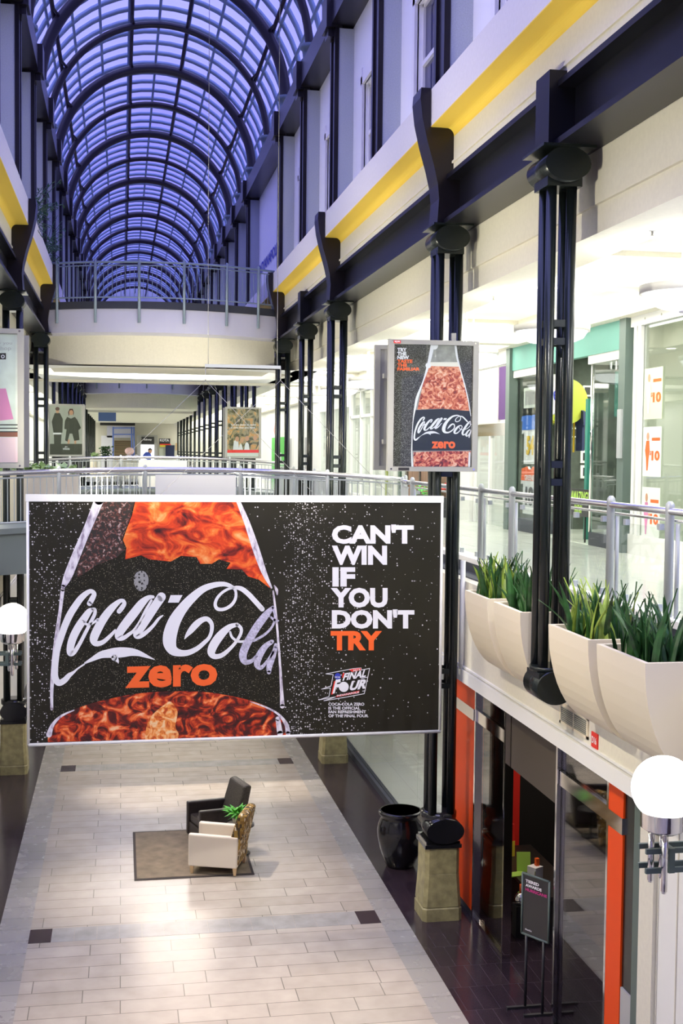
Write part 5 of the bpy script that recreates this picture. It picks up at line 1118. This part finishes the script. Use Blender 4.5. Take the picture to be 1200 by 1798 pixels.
for k in range(5): B(XG-.08, XG+.04, 43.6+k*1.7, 43.7+k*1.7, ZF, 8.0).build('mullion', 'mullion', t)
B(XG-.08, XG+.04, 43.6, 50.9, 8.0, 8.6).build('head_frame', 'white', t); B(XG, XG+.012, 43.6, 50.9, ZF, 8.0).build('glass_pane', 'glass', t)
# doors and a green niche on the far white wall
for i, (y, w, m_, lb) in enumerate(((54.5, 1.0, 'greyprint', 'pale grey doorway in the far white gallery wall'), (60.0, 1.6, 'cream', 'grey service door beside the green niche'))):
    t = thing('service_door', lb, 'door', (8.22, y, ZF)); B(8.19, 8.25, y-w/2, y+w/2, ZF, 7.0).build('door_leaf', 'greyprint', t); B(8.17, 8.26, y-w/2-.1, y-w/2, ZF, 7.1).build('door_frame', 'mullion', t)
o = B(8.14, 8.25, 62.2, 67, ZF, 7.1).build('green_niche', 'green'); tag(o, 'bright green niche panel beside the charity poster', 'panel')
o = B(8.10, 8.14, 62.8, 64.2, 5.7, 6.3).build('wall_map', 'pale'); tag(o, 'small pale picture on the bright green panel', 'picture')
mb = MB(); pr = [(66.5, 7.5), (66.0, 7.9), (65.6, 8.3), (65.3, 8.0), (64.9, 7.9), (65.1, 7.4), (64.8, 7.1), (65.4, 7.3), (65.9, 7.2)]
tag(mb.prism(pr, 'x', 8.18, 8.25).build('wall_emblem', mat('pale_red', (.75, .25, .22), .5)), 'small pale red emblem on the far white wall', 'emblem')

# opposite gallery: white shop wall with wide windows
t = thing('opposite_shop_front', 'white shopfront along the gallery behind the pink bag poster', 'shopfront', (mx(XG), 28, ZF))
for k in range(10): B(mx(XG)-.02, mx(XG)+.08, 22+k*3, 22.12+k*3, ZF, 8.5).build('mullion', 'mullion', t)
o = tag(B(mx(XG)+.02, mx(XG)+.05, 30.2, 34.6, 5.2, 7.2).build('window_display', mat('blue_grey_display', (.10, .16, .30), .5, var=.5, scale=2)), 'blue grey window display seen between the column tubes', 'display')

# ================================================================ PLANTS ALONG THE HALL
t = thing('leafy_planter', 'low planter of pale green hosta leaves on the low bridge', 'planter', (-1.9, 25.6, 4.9))
B(-2.4, -.85, 25.3, 25.9, 4.86, 5.84).build('box', 'planter', t)
mb = MB()
for k in range(7):
    q_ = leafball('hosta', (-2.3+k*.22, 25.6, 5.84), 20, .07, .10, .065, .24, 20+k, .6); mb.add(q_.v, q_.f)
mb.build('leaves', 'hosta', t)
for i, (x, y, z, lb) in enumerate(((-1.86, 27.2, 11.15, 'trailing dark green plant higher on the cream ledge'), (-1.84, 32.3, 11.15, 'trailing dark green plant lower on the cream ledge near the high bridge'))):
    t = thing('trailing_plant', lb, 'plant', (x, y, z))
    rn = random.Random(i); mb = MB(); st = MB()
    for k in range(26):
        a = Vector((x-.1+rn.gauss(0, .05), y+rn.gauss(0, .35), z)); d = Vector((rn.gauss(.12, .15), rn.gauss(0, .3), rn.uniform(.3, 1.1)))
        pts = [a+d*s-Vector((0, 0, .35*s*s))*(k % 3) + Vector((.25*s*s, 0, 0)) for s in (0, .35, .7, 1)]; st.path(pts, .008, 4)
        for s in range(9):
            c = pts[1].lerp(pts[3], rn.random()); L = .12; dd = Vector((rn.gauss(0, 1), rn.gauss(0, 1), rn.gauss(-.3, .6))).normalized(); sd = dd.cross(Vector((0, 0, 1))).normalized()*.025
            mb.add([c, c+dd*L*.5+sd, c+dd*L, c+dd*L*.5-sd], [(0, 1, 2, 3)])
    st.build('stems', 'fern', t); mb.build('leaves', 'fern', t)
t = thing('indoor_tree', 'round leafy tree in the far hall before the stairs', 'plant', (-.6, 70, 4.8))
leafball('bright', (-.85, 70, 5.95), 150, .15, .55, .07, .24, 40).build('crown', 'leaf', t); MB().tube((-.85, 70, 4.8), (-.85, 70, 6.1), .05, 8).build('trunk', 'leather', t); MB().lathe([(.2, 4.78), (.25, 5.2)], (-.85, 70, 0), 14).build('pot', 'planter', t)
t = thing('low_shrub', 'low light green shrub beside the far round tree', 'plant', (-1.5, 70, 4.8))
leafball('hosta', (-1.5, 70, 5.85), 90, .12, .25, .06, .2, 41).build('leaves', 'hosta', t); MB().lathe([(.2, 4.78), (.22, 5.85)], (-1.5, 70, 0), 14).build('pot', 'planter', t)

# ================================================================ FAR END OF THE HALL AT GALLERY LEVEL
struct(B(-1.95, 4.19, 68, FAR, 4.6, 4.78).build('floor_far', 'galfloor'))
YF = 100.0
def ff(px, py): return onY(px, py, YF)
def fbox(name, x0, y0, x1, y1, m, parent=None, dy=0, th=.2):
    a = ff(x0, y0); b = ff(x1, y1); return B(a.x, b.x, YF-dy, YF-dy+th, min(a.z, b.z), max(a.z, b.z)).build(name, m, parent)
struct(fbox('wall_far_lower', 150, 738, 420, 812, 'cream', None, -.3))
t = thing('far_staircase', 'dark staircase behind blue rails at the far end', 'stairs', tuple(ff(217, 806)))
mb = MB()
for k in range(14):
    a = ff(201, 806-k*2.5); b = ff(230, 806-k*2.5); mb.box(a.x, b.x, YF-1+k*.05, YF-.2, a.z-.1, a.z+.0)
mb.build('steps', 'stairs', t)
mb = MB()
for k in range(14):
    a = ff(201, 806-k*2.5); b = ff(230, 806-k*2.5); mb.box(a.x, b.x, YF-1.02+k*.05, YF-1+k*.05, a.z-.02, a.z+.01)
mb.build('step_edges', 'wood', t)
fbox('dark_upper_opening', 176, 742, 237, 748, 'darkint', t, 1.0); fbox('light_landing', 188, 748, 236, 769, 'lilac', t, .9)
mb = MB()
for x in (199, 231, 235): mb.tube(ff(x, 750), ff(x, 806), .06, 6)
for yy in (752, 763): mb.tube(ff(198, yy), ff(236, yy), .05, 6)
o = mb.build('blue_rails', mat('blue_rail', (.12, .2, .6), .5), t); o.location.y -= 1.3
t = thing('far_kiosk', 'grey framed kiosk with a dark sign and lit white opening', 'kiosk', tuple(ff(258, 806)))
fbox('kiosk_frame', 240, 764, 276, 824, 'frameg', t, 1.2); fbox('lit_opening', 247, 781, 270, 824, emis('kiosk_lit', (.9, .92, 1), 1.3), t, 1.3); fbox('dark_sign', 248, 767, 270, 780, 'dkprint', t, 1.35)
mb = MB(); text(mb, 'Subway', lambda u, v: ff(252+14*u, 774.5-4*v)+Vector((0, -1.5, 0)), .03); mb.build('sign_lettering', 'whiteprint', t)
t = thing('seated_person', 'person in a blue shirt seated before the lit kiosk', 'person', tuple(ff(258, 806)))
def at3(px, py, dy=2.2): return ff(px, py)+Vector((0, -dy, 0))
MB().path([at3(256, 806), at3(258, 801), at3(260, 797), at3(262, 795)], [.34, .36, .28, .10], 10).path([at3(260, 798), at3(256, 801), at3(254, 804.5)], [.12, .1, .07], 8).build('shirt', 'person', t)
a = at3(262.5, 792); MB().sphere(tuple(a), .16, 12, 8, 1.25).build('head', 'skin', t); MB().sphere((a.x, a.y+.03, a.z+.07), .17, 12, 8, 1.0).build('hair', 'dkprint', t)
t = thing('far_food_stall', 'dark food stall with a sign and yellow strip beside the columns', 'stall', tuple(ff(292, 806)))
fbox('dark_board', 279, 770, 298, 781, 'dkprint', t, 1.2); fbox('yellow_strip', 280, 780, 295, 785, 'yel', t, 1.25); fbox('red_strip', 280, 779.5, 299, 781.5, 'red', t, 1.3); fbox('stall_body', 279, 781, 306, 824, 'shopwall', t, 1.0); fbox('navy_panel', 290, 782, 305, 804, 'jernavy', t, 1.3); fbox('menu_card', 307, 778, 313, 791, 'wood', t, 1.2)
mb = MB(); text(mb, 'KOTA', lambda u, v: ff(280+16*u, 775.5-4.5*v)+Vector((0, -1.4, 0)), .04); mb.build('sign_lettering', 'whiteprint', t)
t = thing('pink_balloons', 'pink rounded balloon shapes beside the far kiosk', 'balloon', tuple(ff(228, 800)))
a = at3(227, 792, 4); MB().sphere(tuple(a), .36, 16, 10, .8).build('large_balloon', mat('pale_pink', (.75, .5, .5), .5), t)
a = at3(227, 803, 4); MB().sphere(tuple(a), .24, 16, 10, 1).sphere((a.x+.5, a.y, a.z), .24, 16, 10).build('small_balloons', 'whiteprint', t)
fo = fbox('window_wall', 178, 765, 198, 824, 'whitewall', None, .9); tag(fo, 'white shopfront wall piece at the foot of the far stairs', 'panel')
a = ff(221, 800); b = ff(268, 800); zt = at3(256, 806).z-.30
t = thing('kiosk_counter', 'low pale counter before the lit kiosk carrying the balloons', 'counter', ((a.x+b.x)/2, YF-3.2, 4.78))
B(a.x, b.x, YF-4.5, YF-1.7, zt-.08, zt).build('counter_top', 'mullion', t); B(a.x+.1, b.x-.1, YF-4.4, YF-1.8, 4.78, zt-.08).build('counter_body', 'white', t)
